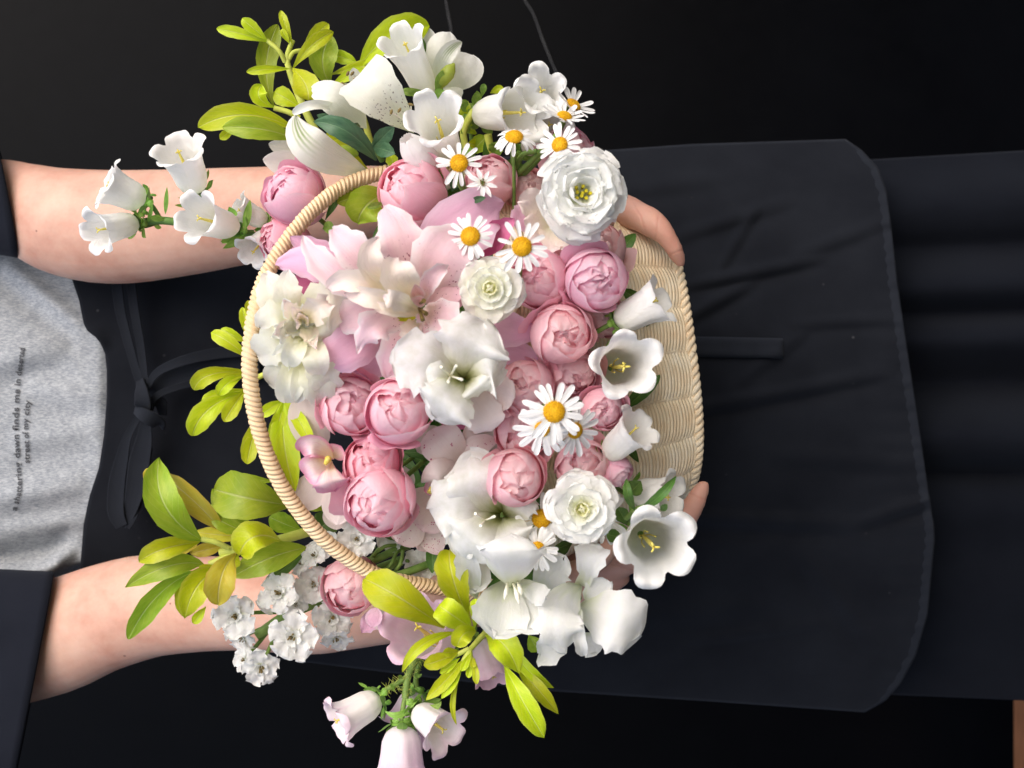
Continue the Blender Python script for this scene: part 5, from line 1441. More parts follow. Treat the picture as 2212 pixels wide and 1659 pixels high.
# white shaggy double bloom beside the handle
wd, og = free_flower('double_daffodil', "shaggy white double bloom with torn cream petals just inside the handle", 'double flower', ZC, 410, 1140, .215)
petals_at(wd, og, [
    ((400, 1150, .21), (110, 720, .222), 330, dict(rib=.10, notch=.15, prof='leaf', ruffle=0.17, mid=(210, 960, .235))),
    ((420, 1120, .22), (300, 700, .232), 250, dict(rib=.10, notch=.15, prof='leaf', ruffle=0.17, mid=(300, 920, .245))),
    ((430, 1100, .225), (800, 1030, .250), 420, dict(rib=.10, notch=.15, prof='round', ruffle=0.24, rfreq=3.4, mid=(620, 980, .262), nu=13, nv=16)),
    ((440, 1160, .22), (640, 1330, .240), 340, dict(rib=.10, notch=.15, prof='round', ruffle=0.20, mid=(580, 1210, .252), nu=13)),
    ((400, 1180, .215), (50, 1190, .228), 340, dict(rib=.10, notch=.15, prof='ovate', ruffle=0.17, mid=(220, 1120, .244), nu=11)),
    ((400, 1230, .215), (25, 1430, .228), 320, dict(rib=.10, notch=.15, prof='round', ruffle=0.14, mid=(200, 1330, .245), nu=11)),
    ((410, 1250, .225), (300, 1540, .245), 200, dict(rib=.10, notch=.15, prof='ovate', cup=.5, mid=(350, 1390, .262))),
    ((430, 1300, .21), (130, 1690, .218), 260, dict(rib=.10, notch=.15, prof='round', mid=(270, 1530, .235))),
    ((440, 1350, .212), (270, 1850, .225), 250, dict(rib=.10, notch=.15, prof='ovate', cup=.4, mid=(330, 1640, .246))),
    ((450, 1350, .214), (370, 1850, .232), 190, dict(rib=.10, notch=.15, prof='leaf', cup=.6, mid=(420, 1630, .246))),
    ((460, 1330, .212), (610, 1900, .225), 300, dict(rib=.10, notch=.15, prof='ovate', ruffle=0.17, mid=(550, 1630, .248), nu=11)),
    ((460, 1320, .216), (650, 1770, .232), 280, dict(rib=.10, notch=.15, prof='round', ruffle=0.20, mid=(580, 1550, .252), nu=11)),
    ((450, 1250, .222), (560, 1640, .246), 230, dict(rib=.10, notch=.15, prof='ovate', mid=(530, 1440, .262))),
    ((430, 1130, .235), (650, 960, .268), 240, dict(rib=.10, notch=.15, prof='leaf', ruffle=0.34, rfreq=4, cup=.5, mid=(540, 1040, .272), mat='lily_cream')),
    ((440, 1150, .235), (540, 1370, .262), 170, dict(rib=.10, notch=.15, prof='leaf', cup=.7, mat='lily_cream', ruffle=0.20)),
    ((400, 1130, .235), (260, 960, .262), 170, dict(rib=.10, notch=.15, prof='leaf', cup=.7, mat='lily_cream', ruffle=0.17)),
    ((390, 1170, .235), (170, 1260, .262), 190, dict(rib=.10, notch=.15, prof='leaf', cup=.6, mat='lily_cream', ruffle=0.17)),
    ((400, 1190, .235), (220, 1340, .264), 190, dict(rib=.10, notch=.15, prof='ovate', cup=.6, ruffle=0.17)),
    ((410, 1120, .24), (330, 1010, .272), 130, dict(rib=.10, notch=.15, cup=.9, mat='lily_cream')),
    ((420, 1150, .24), (390, 1060, .276), 110, dict(rib=.10, notch=.15, cup=.9, mat='lily_cream')),
    ((420, 1150, .245), (370, 1160, .276), 120, dict(rib=.10, notch=.15, cup=.9, mat='lily_cream')),
    ((430, 1140, .24), (470, 1100, .276), 120, dict(rib=.10, notch=.15, cup=.8, mat='lily_cream')),
], 'carnation', ZC, 15)
rw = random.Random(21); ex = []
for i in range(22):
    a = rw.uniform(0, 6.28); q = rw.uniform(.45, .95)
    ty = 1210 + q * (430 if math.sin(a) > 0 else 330) * math.sin(a); tx = 400 + q * 300 * math.cos(a)
    ex.append(((410 + rw.uniform(-20, 20), 1170 + rw.uniform(-20, 60), .236), (tx, ty, .268 - .02 * q), rw.uniform(110, 190), dict(prof=rw.choice(['leaf', 'ovate', 'lance']), ruffle=.28, rfreq=rw.uniform(2, 4), cup=rw.uniform(.1, .9), notch=.25, rib=.12, roll=rw.uniform(-.6, .6), mat=rw.choice(['white', 'carnation', 'carnation']))))
petals_at(wd, og, ex, 'white', ZC, 22)

# ------------------------------------------------------------------ orchids
oc, og = free_flower('orchid', "pale orchid with a pink-edged lip and a yellow throat beside the long lime leaves", 'orchid', ZE, 640, 1150, .205, 'pale pink orchids')
petals_at(oc, og, [
    ((620, 1060, .20), (400, 560, .205), 330, dict(prof='ovate', mat='orchid_plain', mid=(480, 820, .212))),
    ((620, 1250, .198), (370, 1560, .205), 300, dict(prof='ovate', mat='orchid_plain')),
    ((760, 1300, .198), (720, 1700, .204), 300, dict(prof='ovate', mat='orchid_plain')),
    ((700, 1120, .214), (410, 1060, .232), 220, dict(prof='round', cup=.9, mat='orchid_lip', mid=(530, 1010, .240))),
    ((680, 1140, .216), (440, 1260, .236), 260, dict(prof='round', mat='orchid_lip', cup=.3, mid=(540, 1200, .242))),
    ((680, 1150, .216), (700, 1400, .238), 340, dict(prof='fan', mat='orchid_lip', ruffle=.1, cup=-.4, mid=(670, 1280, .248), nu=11)),
    ((680, 1100, .216), (760, 1010, .236), 200, dict(prof='round', mat='orchid_lip', cup=.6)),
], 'orchid', ZE, 16)
mb = MB(); c0 = P(*ZE(640, 1120), .232) - og
tube(mb, catmull([c0, c0 + np.array([.001, 0, .004]), c0 + np.array([-.0005, -.003, .006])], 6), [.0016, .0022, .001], 8); mb.build('column', MAT['pistil'], oc)
oc, og = free_flower('orchid', "crimson-speckled pale orchid petals below the loose blush petals of the trumpet", 'orchid', ZE, 1830, 1150, .19, 'pale pink orchids')
petals_at(oc, og, [
    ((1860, 1210, .195), (1550, 860, .214), 380, dict(prof='round', mid=(1680, 1030, .222), nu=11)),
    ((1850, 1210, .195), (2120, 960, .208), 210, dict(prof='ovate', cup=.5, mid=(1900, 1040, .214))),
    ((1900, 900, .195), (1805, 970, .212), 230, dict(prof='ovate', mat='orchid_plain', mid=(1930, 900, .21))),
    ((1560, 640, .19), (1880, 830, .202), 240, dict(prof='ovate', mat='magenta')),
    ((1760, 1120, .185), (2200, 900, .195), 330, dict(prof='ovate', mat='orchid_plain')),
    ((1650, 860, .185), (1420, 1060, .195), 260, dict(prof='ovate', mat='orchid_plain')),
], 'orchid', ZE, 17)
oc, og = free_flower('orchid', "blush orchid with an orange-tipped column between the open rose and the white trumpet", 'orchid', ZE, 1600, 1380, .19, 'pale pink orchids')
petals_at(oc, og, [
    ((1860, 1260, .195), (1460, 1330, .216), 240, dict(prof='ovate', mat='orchid_plain', cup=-.8, mid=(1640, 1220, .226))),
    ((1600, 1380, .19), (1330, 1640, .205), 330, dict(prof='round', nu=11)),
    ((1640, 1400, .19), (1480, 1760, .202), 300, dict(prof='round')),
    ((1700, 1320, .2), (1480, 1400, .215), 180, dict(prof='round', mat='orchid_lip', cup=.8)),
    ((1300, 1180, .18), (1250, 1420, .19), 260, dict(prof='ovate', mat='orchid_plain')),
], 'orchid', ZE, 18)
mb = MB(); c0 = P(*ZE(1545, 1370), .222) - og
tube(mb, catmull([c0, c0 + np.array([-.001, -.003, .002])], 4), [.0012, .0016], 8); mb.build('column', MAT['pistil'], oc)
oc, og = free_flower('orchid', "dim blush petals with crimson streaks beside the ruffled trumpet, above the delphinium stem", 'orchid', ZH, 850, 300, .17, 'pale pink orchids')
petals_at(oc, og, [
    ((900, 120, .19), (700, 420, .2), 330, dict(prof='round', nu=11)), ((930, 200, .185), (1060, 520, .198), 230, dict(prof='ovate')), ((1000, 300, .18), (880, 480, .19), 220, dict(prof='ovate')),
    ((160, 60, .185), (170, 300, .195), 240, dict(prof='ovate', mat='orchid_plain'))], 'orchid', ZH, 19)
oc, og = free_flower('orchid', "pale lilac petals under the pink rose at the lower handle end", 'orchid', ZH, 560, 1080, .165, 'pale pink orchids')
petals_at(oc, og, [
    ((560, 980, .17), (380, 1200, .182), 170, dict(prof='leaf', mat='lily_mauve', ruffle=.15, rib=.1)), ((620, 960, .17), (600, 1190, .18), 280, dict(prof='round', mat='orchid_plain')), ((520, 980, .19), (460, 1150, .196), 150, dict(prof='ovate', mat='lily_mauve'))], 'orchid_plain', ZH, 20)

# ------------------------------------------------------------------ alstroemeria
al_, og = free_flower('alstroemeria', "white alstroemeria with dark specks on its broad petal, above the raised arm", 'alstroemeria', ZA, 1900, 1100, .15, 'white alstroemerias')
petals_at(al_, og, [
    ((2060, 1140, .165), (1590, 640, .198), 500, dict(rib=.10, prof='fan', mat='alst_spot', ruffle=0.07, cup=.4, mid=(1800, 870, .205), nu=13)),
    ((1640, 1120, .155), (1140, 790, .178), 290, dict(rib=.10, prof='ovate', mid=(1400, 880, .19), cup=-.4)),
    ((1500, 1010, .165), (1000, 990, .19), 90, dict(rib=.10, prof='strap', mid=(1240, 910, .196), cup=.8)),
    ((1640, 1480, .165), (1030, 1000, .19), 330, dict(rib=.10, prof='ovate', mat='alst_green', cup=-.5, mid=(1180, 1290, .205), nu=11)),
    ((1250, 1490, .150), (740, 1385, .168), 250, dict(rib=.10, prof='ovate', cup=.3)),
    ((1100, 1350, .145), (790, 1250, .155), 150, dict(rib=.10, prof='ovate')),
    ((1560, 760, .17), (1530, 590, .18), 110, dict(rib=.10, prof='ovate')),
], 'alst', ZA, 21)
def stamens(root, org, zoom, base, tips, zb, zt):
    mb = MB(); an = MB()
    for (x, y) in tips:
        b_ = P(*zoom(*base), zb) - org; t_ = P(*zoom(x, y), zt) - org
        tube(mb, catmull([b_, .5 * (b_ + t_) + np.array([0, 0, .004]), t_], 7), .0004, 5)
        d = norm(t_ - b_); s_ = norm(np.cross(d, [0, 0, 1]))
        tube(an, [t_ - s_ * .0016, t_, t_ + s_ * .0016], [.0005, .001, .0005], 6)
    mb.build('filament', MAT['pistil_white'], root); an.build('anther', MAT['pollen'], root)
stamens(al_, og, ZA, (1600, 760), [(1480, 640), (1520, 640), (1440, 735), (1510, 740), (1550, 690)], .165, .19)
stamens(al_, og, ZA, (2050, 1120), [(1860, 975), (1930, 960), (2030, 910), (2040, 975)], .175, .208)
mb = MB()
bd = P(*ZA(1440, 1320), .16) - og; be = P(*ZA(1560, 1340), .15) - og
tube(mb, catmull([be, .5 * (bd + be), bd, bd + (bd - be) * .6], 12), [.0015, .004, .0048, .0036, .0005], 12); mb.build('bud', MAT['lime'], al_)
a2, og = free_flower('alstroemeria', "white alstroemeria with a green-striped petal behind the tall white bell", 'alstroemeria', ZB, 540, 620, .13, 'white alstroemerias')
petals_at(a2, og, [
    ((520, 640, .135), (380, 110, .150), 210, dict(prof='ovate', cup=.4)), ((520, 640, .138), (600, 170, .152), 300, dict(prof='round', cup=-.3, mid=(530, 400, .16), nu=11)),
    ((540, 650, .138), (800, 370, .152), 320, dict(prof='round', mid=(700, 520, .158), nu=11)), ((540, 620, .135), (590, 760, .148), 190, dict(prof='ovate', mid=(620, 680, .15))),
    ((500, 640, .15), (705, 255, .166), 160, dict(prof='ovate', mat='alst_green', cup=.7, mid=(550, 400, .176))),
], 'alst', ZB, 22)
mb = MB(); b0 = P(*ZB(470, 720), .16) - og; b1 = P(*ZB(560, 560), .178) - og; b2 = P(*ZB(640, 440), .182) - og
tube(mb, catmull([b0, b1, b2], 16), [.0010, .0016, .0038, .0048, .0036, .0005], 12); mb.build('bud', MAT['lime'], a2)
petals_at(a2, og, [((480, 690, .17), (540, 500, .187), 80, dict(mat='calyx')), ((400, 690, .17), (165, 680, .178), 70, dict(mat='calyx', mid=(260, 690, .18))), ((330, 760, .165), (450, 700, .18), 120, dict(mat='calyx', ruffle=.1)), ((470, 760, .165), (570, 690, .18), 140, dict(mat='calyx')), ((380, 370, .16), (320, 200, .17), 90, dict(mat='green'))], 'calyx', ZB, 23, 'leaf')

# ------------------------------------------------------------------ white delphinium
og = P(*ZG(1830, 1240), .15)
dl = thing('delphinium_spray', "branching stem of ruffled white delphinium florets lying along the lower forearm", 'delphinium', og)
stem_line(dl, og, [(1240, 1560, .17), (1500, 1380, .166), (1830, 1230, .16), (2100, 1060, .15), (2500, 900, .13)], .0034, 'stem_green', ZG)
def floret(root, org, u, v, z, Rpx, n, seed, beside=None):
    r = random.Random(seed); R = dpx(Rpx, z) * .88; rot = facing(n, r.uniform(0, 6))
    eye = MB()
    for k in range(7):
        a = r.uniform(0, 6.28); q = R * r.uniform(.02, .12)
        tube(eye, [[q * math.cos(a), q * math.sin(a), 0], [q * 1.5 * math.cos(a), q * 1.5 * math.sin(a), R * r.uniform(.2, .32)]], [R * .018, R * .03], 5)
        tube(eye, [[q * 1.5 * math.cos(a), q * 1.5 * math.sin(a), R * .28], [q * 1.6 * math.cos(a), q * 1.6 * math.sin(a), R * .36]], [R * .045, R * .03], 5)
    o = eye.build('floret', MAT['pollen'], root)
    o.matrix_local = Matrix.Translation(tuple(P(u, v, z - .25 * R) - org)) @ rot.to_4x4()
    for i in range(5):
        p = radial(R * r.uniform(.92, 1.1), R * r.uniform(.88, 1.05), [r.uniform(48, 62), r.uniform(68, 84), r.uniform(80, 110)], i * 1.2566 + r.uniform(-.15, .15), r0=.04 * R, prof='round', nu=11, nv=12, cup=r.uniform(.1, .6), ruffle=.24, rfreq=2.4, wob=.14, phase=r.uniform(0, 6), notch=.22)
        MB().grid(p).build('petal', MAT['delph'], o)
    for i in range(5):
        p = radial(R * r.uniform(.38, .52), R * .36, [20, 40, r.uniform(40, 80)], i * 1.2566 + .6 + r.uniform(-.2, .2), r0=.05 * R, prof='fan', nu=7, nv=8, cup=.7, ruffle=.2, phase=r.uniform(0, 6), notch=.25)
        MB().grid(p).build('petal', MAT['delph'], o)
    # spur and stalk
    mb = MB(); tube(mb, catmull([[0, 0, .05 * R], [0, -.1 * R, -.4 * R], [0, -.5 * R, -.7 * R]], 8), [.10 * R, .07 * R, .03 * R], 6); mb.build('spur', MAT['delph'], o)
    if beside is not None:
        mb = MB(); a_ = P(u, v, z - .3 * R) - org; b_ = P(*beside) - org
        tube(mb, catmull([a_, .5 * (a_ + b_) + np.array([0, 0, -.004]), b_], 8), .0013, 6); mb.build('stalk', MAT['stem_green'], root)
for x, y, z, R, n, sd in ((1065, 1375, .195, 225, (-.1, .0, 1), 1), (1450, 1190, .195, 210, (-.3, .3, .9), 2), (1735, 1110, .178, 190, (.1, .2, .95), 3), (1565, 1560, .198, 245, (0, -.05, 1), 4),
                          (1900, 1390, .176, 215, (.1, -.1, 1), 5), (1120, 1560, .178, 170, (-.3, -.5, .8), 6), (1750, 860, .18, 140, (-.3, .5, .8), 7), (1640, 930, .178, 120, (-.5, .4, .7), 8), (1930, 1560, .176, 170, (.2, -.7, .6), 9), (1580, 1290, .18, 120, (.2, .3, .9), 11)):
    floret(dl, og, *ZG(x, y), z, R / ZS, n, 200 + sd, (*ZG(.5 * (x + 1750), .5 * (y + 1270) + 30), .163))
floret(dl, og, *ZN(1590, 1040), .188, 200 / ZS, (.1, -.3, .9), 231, (*ZG(1450, 1420), .165))
floret(dl, og, *ZN(1490, 1000), .182, 130 / ZS, (-.4, .1, .9), 232, (*ZG(1400, 1440), .165))
petals_at(dl, og, [((1380, 1370, .18), (1230, 1250, .188), 90, dict(mat='delph', cup=1.2, prof='ovate'))], 'delph', ZG, 24, 'bud')
og = P(*ZH(700, 450), .15)
d2 = thing('delphinium_spray', "white delphinium florets on dark green stalks inside the lower end of the handle", 'delphinium', og)
stem_line(d2, og, [(330, 590, .165), (500, 560, .17), (700, 470, .165), (790, 440, .15)], .0026, 'stem_green', ZH)
stem_line(d2, og, [(560, 720, .17), (720, 690, .175), (1020, 580, .165)], .0026, 'stem_green', ZH)
stem_line(d2, og, [(480, 530, .172), (580, 450, .178), (680, 435, .172)], .0012, 'stem_green', ZH)
stem_line(d2, og, [(560, 680, .17), (640, 600, .176), (690, 490, .168)], .0012, 'stem_green', ZH)
stem_line(d2, og, [(650, 690, .17), (720, 600, .176), (745, 490, .168)], .0012, 'stem_green', ZH)
for x, y, z, R, n, sd in ((345, 385, .195, 200, (.05, .1, 1), 1), (900, 620, .165, 190, (.0, .2, 1), 2), (640, 380, .165, 150, (0, .4, .9), 3), (90, 440, .178, 150, (-.3, .3, .9), 4)):
    floret(d2, og, *ZH(x, y), z, R / ZS, n, 240 + sd, (*ZH(.5 * (x + 650), .5 * (y + 520)), .165))

# ------------------------------------------------------------------ leafy sprigs
def sprig(label, zoom, org, stems, leaves, mat='lime', seed=1, name='leafy_sprig', cat='foliage'):
    o = P(*zoom(org[0], org[1]), org[2])
    root = thing(name, label, cat, o, None, 'leaf sprigs in the bouquet')
    for pts, r in stems: stem_line(root, o, pts, r, 'stem_lime' if mat in ('lime', 'olive', 'yellow') else 'stem_green', zoom)
    out = []
    for row in leaves:
        kw = dict(row[3]) if len(row) > 3 else {}
        kw.setdefault('fold', .28); kw.setdefault('ruffle', .05); kw.setdefault('prof', 'obov'); kw.setdefault('arch', .10); kw.setdefault('nv', 16); kw.setdefault('wob', .08)
        out.append((row[0], row[1], row[2], kw))
    petals_at(root, o, out, mat, zoom, seed, 'leaf')
    return root
sprig("tall lime green sprig reaching up against the black wall beside the alstroemeria", ZA, (1560, 1440, .12),
      [([(1600, 1500, .12), (1440, 1390, .13), (1240, 1200, .14), (1060, 850, .15), (960, 570, .155), (960, 460, .155), (1005, 350, .155)], [.0032, .0028, .002, .0014]),
       ([(1060, 1030, .15), (960, 975, .152), (840, 940, .152)], .0018), ([(935, 540, .156), (880, 440, .16), (775, 350, .16)], .0015), ([(960, 530, .155), (1010, 455, .155), (1095, 438, .152)], .0015)],
      [((800, 370, .16), (338, 250, .165), 105), ((780, 350, .162), (556, 165, .17), 110), ((838, 930, .150), (872, 212, .148), 190, dict(mid=(770, 570, .152), mat='olive')),
       ((1000, 390, .156), (895, 92, .16), 75), ((975, 380, .158), (902, 255, .162), 60), ((1090, 440, .15), (1312, 205, .15), 130), ((1000, 600, .158), (1358, 278, .164), 130, dict(mid=(1160, 400, .168))),
       ((985, 600, .158), (598, 628, .166), 80), ((1000, 600, .16), (1135, 872, .178), 240, dict(mid=(1110, 730, .178))), ((840, 935, .153), (732, 740, .158), 150, dict(mid=(710, 850, .16))),
       ((1060, 930, .148), (840, 800, .15), 170), ((1050, 1140, .152), (178, 1112, .166), 215, dict(mid=(600, 1000, .172))), ((1060, 1230, .156), (388, 1108, .178), 190, dict(mid=(760, 1130, .178), mat='olive')),
       ((500, 1120, .16), (368, 1212, .163), 80)], 'lime', 31)
sprig("lime leaves with one large blade arching up to the tall white bell", ZA, (1560, 760, .12),
      [([(1700, 1300, .11), (1560, 900, .125), (1340, 750, .13)], .0022)],
      [((1340, 750, .13), (1330, 308, .138), 245, dict(mid=(1260, 540, .144), mat='olive')), ((1190, 440, .13), (1555, 542, .136), 115), ((1330, 650, .134), (1795, 555, .145), 110),
       ((1570, 600, .14), (2190, 225, .150), 290, dict(mid=(1830, 330, .158))), ((1340, 745, .138), (1620, 600, .146), 100), ((1350, 765, .138), (1560, 790, .146), 90)], 'lime', 32)
sprig("dark blue-green pointed leaves around the alstroemeria stalk", ZA, (1750, 1300, .15), [([(1700, 1250, .15), (1780, 1400, .14)], .002)],
      [((1730, 1400, .165), (1180, 1058, .19), 190, dict(mid=(1480, 1150, .195), prof='leaf')), ((1480, 1120, .165), (1210, 1000, .175), 100, dict(prof='leaf')), ((1460, 1090, .168), (1350, 960, .18), 60, dict(prof='lance')),
       ((1700, 1300, .17), (1885, 1105, .19), 140, dict(prof='leaf')), ((1700, 1280, .172), (1895, 1340, .19), 140, dict(prof='leaf')), ((1560, 1130, .165), (1570, 1070, .18), 60), ((1850, 1330, .16), (1880, 1450, .17), 110, dict(mat='lime'))], 'bluegreen', 33)
sprig("lime stalk leaves showing between the alstroemeria and the top of the handle", ZA, (1400, 1400, .14), [],
      [((1660, 1480, .14), (1290, 1170, .15), 120), ((1420, 1440, .145), (1235, 1280, .15), 70), ((1450, 1180, .15), (1290, 1180, .158), 90), ((1300, 1300, .14), (1200, 1150, .15), 80)], 'lime', 34)
sprig("broad lime leaf standing behind the cup-shaped white bell", ZB, (800, 1050, .13), [([(740, 1180, .15), (720, 1030, .155), (790, 880, .16), (830, 850, .16)], .0023), ([(960, 1290, .15), (950, 1180, .156), (930, 1060, .16)], .0026)],
      [((830, 1060, .135), (640, 760, .146), 260, dict(mid=(680, 900, .15))), ((770, 1240, .14), (920, 1080, .15), 150, dict(mat='olive')), ((950, 700, .14), (1066, 650, .146), 70), ((880, 730, .145), (900, 618, .15), 60, dict(mat='calyx')),
       ((960, 1270, .15), (1030, 1130, .165), 130, dict(mat='calyx', ruffle=.15)), ((880, 1200, .14), (760, 1130, .15), 120)], 'lime', 35)
for pts in ([(1155, 1150, .215), (1152, 1260, .20), (1160, 1400, .185)], [(1445, 1150, .21), (1330, 1270, .20), (1175, 1420, .185)], [(1590, 950, .205), (1500, 1110, .20), (1320, 1330, .19), (1190, 1450, .18)], [(1360, 1205, .205), (1230, 1240, .20), (1165, 1390, .185)]):
    pass
sprig("slender daisy stalks running down beside the salmon-pink rose", ZB, (1170, 1400, .18),
      [([(1155, 1150, .215), (1152, 1260, .20), (1160, 1400, .185)], .0016), ([(1445, 1150, .21), (1330, 1270, .20), (1175, 1420, .185)], .0018), ([(1590, 950, .205), (1500, 1110, .20), (1320, 1330, .19), (1190, 1450, .18)], .0018), ([(1360, 1205, .205), (1230, 1240, .20), (1165, 1390, .185)], .0016), ([(660, 1390, .225), (700, 1500, .215), (780, 1620, .2)], .0022)],
      [((620, 1560, .2), (660, 1440, .21), 90, {}), ((770, 1650, .235), (915, 1610, .245), 60, dict(prof='leaf'))], 'bluegreen', 36, 'daisy_stalk', 'stalk')
sprig("olive leaf lying in the gap under the first pink rose inside the handle", ZC, (1150, 60, .17), [],
      [((1170, 20, .175), (905, 285, .19), 330, dict(mid=(980, 130, .195), prof='leaf')), ((1000, 30, .17), (720, 110, .185), 170, dict(prof='leaf')), ((1150, 110, .19), (990, 150, .2), 60, dict(mat='calyx')), ((600, 330, .17), (700, 320, .18), 110, dict(mat='calyx')), ((620, 260, .17), (740, 60, .18), 60, dict(mat='green'))], 'olive', 37)
sprig("lime leaves hanging down inside the handle below the shaggy white bloom", ZE, (255, 610, .19), [([(330, 480, .17), (280, 560, .185), (255, 615, .19)], .0016)],
      [((262, 610, .19), (360, 1405, .205), 250, dict(mid=(265, 1000, .205), prof='leaf')), ((250, 612, .185), (130, 930, .195), 130, dict(mid=(215, 800, .2), prof='leaf')), ((245, 615, .18), (30, 760, .185), 110, dict(prof='leaf')), ((270, 612, .195), (535, 1065, .212), 125, dict(mid=(400, 800, .214), prof='leaf')),
       ((95, 700, .165), (-55, 1165, .17), 140, dict(mid=(-20, 930, .172))), ((285, 620, .19), (440, 760, .2), 90, dict(prof='leaf'))], 'lime', 38)
sprig("pair of lime leaf tips outside the middle of the handle", ZL, (2150, 400, .17), [],
      [((2180, 480, .17), (1838, 245, .176), 130, dict(mid=(2000, 330, .18))), ((2160, 330, .166), (1925, 208, .17), 90), ((2190, 330, .168), (2110, 20, .172), 90), ((2190, 150, .17), (2160, -40, .175), 70)], 'lime', 39)
sprig("fan of narrow lime leaves outside the handle, pointing to the apron knot", ZL, (2200, 640, .17), [([(2400, 560, .17), (2250, 630, .17), (2120, 680, .17)], .0018)],
      [((2140, 590, .168), (1690, 742, .176), 150, dict(mid=(1830, 610, .184))), ((2140, 570, .165), (1790, 600, .17), 90), ((2140, 610, .175), (1905, 785, .186), 120, dict(mid=(1990, 680, .188))), ((2140, 735, .17), (1755, 835, .178), 125),
       ((2150, 760, .172), (1675, 1142, .182), 205, dict(mid=(1830, 900, .188))), ((2140, 740, .176), (1950, 1018, .186), 140), ((2150, 600, .178), (1940, 650, .188), 70), ((2230, 1060, .168), (2150, 1388, .174), 140), ((2260, 800, .165), (2200, 1000, .17), 100)], 'lime', 40)
sprig("big olive and yellow branch spreading over the bent forearm beside the handle", ZG, (1600, 670, .17),
      [([(2150, 520, .13), (1900, 580, .155), (1650, 660, .175), (1400, 730, .185), (1120, 790, .19), (920, 835, .19)], [.0034, .0034, .0030, .0028]), ([(1050, 850, .19), (940, 890, .192), (830, 935, .192)], .0024), ([(990, 790, .195), (880, 740, .2), (760, 715, .2)], .0018)],
      [((765, 725, .2), (393, 5, .205), 290, dict(mid=(440, 420, .222), mat='olive', prof='leaf', fold=.45)), ((370, 300, .195), (285, 95, .2), 110, dict(mat='yellow')), ((960, 645, .19), (400, 130, .2), 230, dict(mid=(690, 380, .21), mat='yellow', prof='leaf', roll=.5)),
       ((1145, 655, .195), (830, 500, .2), 160, dict(mat='olive', prof='leaf')), ((1170, 560, .18), (805, 430, .185), 190, dict(prof='leaf', mat='olive')),
       ((1560, 425, .19), (870, 280, .2), 400, dict(mid=(1180, 360, .215), mat='olive', prof='obov')), ((1400, 210, .18), (975, 180, .186), 110, dict(mat='olive')), ((1640, 640, .175), (1350, 520, .182), 180, dict(mat='olive')),
       ((1140, 690, .185), (700, 650, .192), 130, dict(mat='yellow', prof='leaf')), ((960, 770, .188), (655, 835, .194), 120, dict(mat='yellow', prof='leaf')), ((740, 735, .19), (435, 795, .196), 170, dict(mat='yellow', prof='leaf')),
       ((745, 740, .2), (215, 910, .212), 190, dict(mid=(430, 800, .218), prof='leaf', fold=.5)), ((775, 935, .195), (95, 1135, .205), 200, dict(mid=(470, 950, .212), prof='leaf', mat='olive')),
       ((740, 990, .19), (120, 1588, .205), 210, dict(mid=(400, 1180, .21), mat='olive', roll=.4)), ((740, 965, .188), (625, 1400, .196), 170, dict(mid=(620, 1180, .2), prof='leaf')), ((900, 990, .196), (615, 1405, .21), 250, dict(mid=(720, 1130, .216), prof='leaf')),
       ((800, 1300, .19), (690, 1450, .194), 90), ((860, 940, .2), (740, 1010, .205), 110), ((1060, 840, .2), (905, 1288, .218), 260, dict(mid=(940, 1020, .222), mat='yellow', prof='obov')), ((1080, 850, .198), (1020, 960, .206), 120),
       ((1450, 730, .195), (1095, 850, .215), 300, dict(mid=(1230, 690, .226), roll=-.4)), ((1670, 790, .185), (1020, 1050, .196), 250, dict(mid=(1350, 880, .2), mat='olive', prof='leaf')), ((1660, 830, .175), (1295, 1115, .182), 110, dict(prof='leaf', mat='green')),
       ((1920, 430, .175), (1660, 430, .185), 80, dict(mat='olive')), ((1990, 470, .165), (1760, 640, .172), 240, dict(mat='green')), ((2000, 300, .165), (1780, 330, .17), 150, dict(mat='green')), ((1620, 480, .17), (1480, 640, .175), 160, dict(mat='green'))], 'lime', 41)
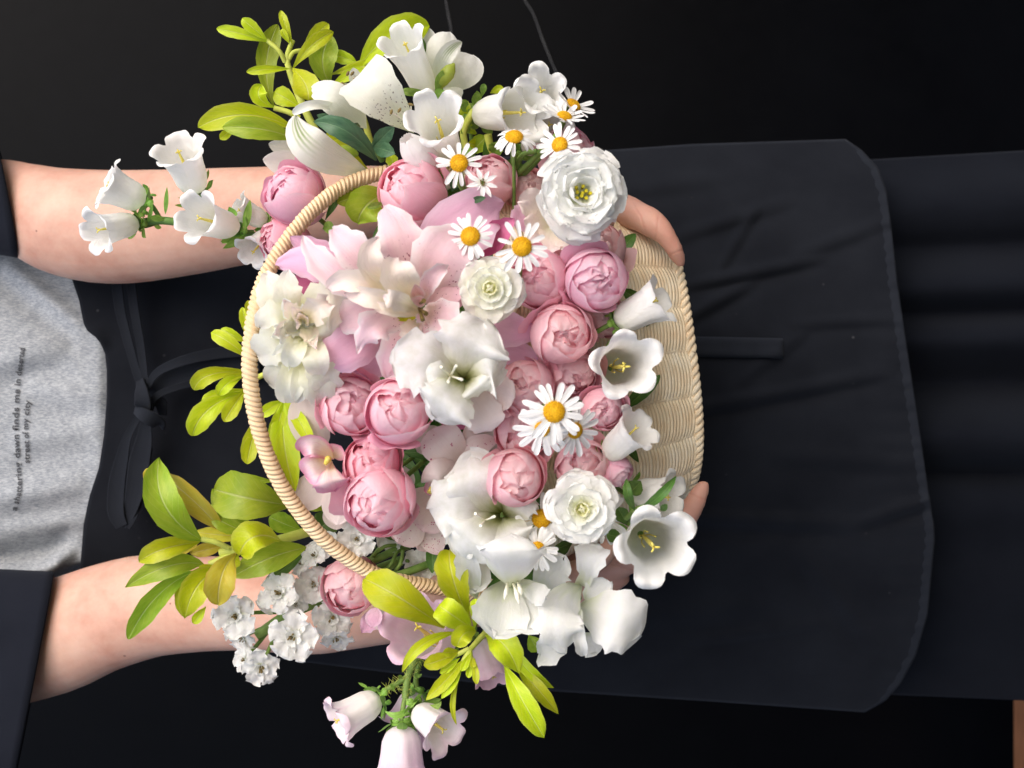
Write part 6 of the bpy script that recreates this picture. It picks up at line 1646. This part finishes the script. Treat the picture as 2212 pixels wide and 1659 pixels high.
sprig("lime sprig drooping over the lower handle end with one large paddle-shaped leaf", ZJ, (1610, 540, .19),
      [([(1900, 300, .16), (1700, 470, .19), (1610, 560, .2), (1540, 640, .205)], [.0024, .0020, .0016]), ([(1540, 620, .205), (1460, 660, .206), (1400, 690, .205)], .0015), ([(1550, 640, .205), (1560, 700, .208), (1580, 740, .21)], .0014), ([(1545, 640, .205), (1500, 720, .206), (1460, 800, .205)], .0018)],
      [((1330, 440, .205), (630, 10, .222), 330, dict(mid=(960, 190, .236))), ((1440, 475, .2), (960, 825, .215), 100, dict(mid=(1130, 590, .22), prof='leaf')), ((1560, 440, .205), (1280, 245, .226), 230, dict(mid=(1400, 330, .232), prof='round')),
       ((1585, 450, .206), (1590, 185, .226), 105, dict(mid=(1600, 300, .226))), ((1600, 480, .206), (1440, 600, .226), 170, dict(mid=(1500, 490, .226), prof='round')),
       ((1460, 650, .206), (1145, 765, .218), 140), ((1450, 640, .204), (1310, 655, .214), 90), ((1460, 700, .206), (1288, 835, .215), 75), ((1500, 715, .206), (1165, 1068, .22), 120, dict(prof='leaf')), ((1475, 790, .207), (1298, 1056, .22), 90, dict(prof='leaf')),
       ((1560, 650, .208), (1475, 815, .216), 70), ((1565, 720, .208), (1535, 875, .214), 65), ((1590, 700, .21), (1608, 930, .218), 65), ((1570, 690, .21), (1580, 790, .216), 60), ((1465, 830, .205), (1435, 1285, .21), 50, dict(mid=(1400, 1080, .214), prof='leaf')),
       ((1690, 495, .2), (1975, 835, .222), 250, dict(mid=(1850, 590, .228), prof='leaf')), ((1850, 760, .195), (2195, 1395, .21), 200, dict(mid=(1990, 1040, .216))), ((1960, 780, .19), (2320, 1190, .2), 140, dict(prof='leaf', mid=(2130, 960, .205))), ((1900, 540, .19), (2280, 960, .196), 110, dict(prof='leaf', mid=(2040, 790, .202))),
       ((2060, 500, .18), (2150, 640, .186), 140, dict(mat='olive'))], 'lime', 42)
sprig("upright lime leaf crossing the lower handle end beside the white trumpets", ZH, (1330, 1100, .2), [],
      [((1335, 1110, .2), (1150, 478, .218), 270, dict(mid=(1190, 760, .232), ruffle=.1))], 'lime', 43)
sprig("pointed dark green leaves crossing the white bells beside the fingers", ZI, (1560, 340, .24), [([(1480, 420, .22), (1560, 350, .238), (1640, 320, .245)], .0018)],
      [((1590, 345, .24), (1910, 52, .262), 85, dict(prof='leaf', mid=(1760, 230, .268))), ((1550, 350, .24), (1478, 75, .252), 80, dict(prof='leaf', mid=(1490, 220, .258))), ((1770, 350, .255), (1832, 300, .268), 60, dict(prof='leaf')), ((1500, 200, .22), (1600, 100, .23), 150, dict(prof='leaf')), ((1480, 480, .215), (1400, 330, .22), 130), ((1440, 590, .215), (1300, 560, .22), 120), ((780, 760, .215), (860, 770, .225), 90)], 'green', 44)
# deep filler leaves between the stems
fl = MB(); rf = random.Random(9)
for k in range(300):
    a = rf.uniform(0, 6.28); q = math.sqrt(rf.random())
    u = 1080 + 300 * q * math.cos(a); v = 810 + 430 * q * math.sin(a); z = rf.uniform(.150, .195) - .02 * q
    b_ = P(u, v, z); d = norm([rf.uniform(-1, 1), rf.uniform(-1, 1), rf.uniform(-.2, .6)])
    fl.grid(ribbon(b_, b_ + d * rf.uniform(.02, .04), rf.uniform(.008, .014), arch=.15, nu=5, nv=7, prof='leaf', fold=.3, roll=rf.uniform(-.8, .8)))
o = fl.build('filler_foliage', MAT['green']); o.matrix_world = M4.copy(); o['kind'] = 'stuff'

# people and baskets stand on their own base: move the two empties there
def rebase(root, o):
    kids = [c for c in root.children]
    root.matrix_world = M4 @ Matrix.Translation(tuple(o))
    for c in kids: c.matrix_parent_inverse = Matrix.Translation((-o[0], -o[1], -o[2]))
rebase(person, np.array([HEIGHT, -.02, -.12])); rebase(basket, BASE_C)
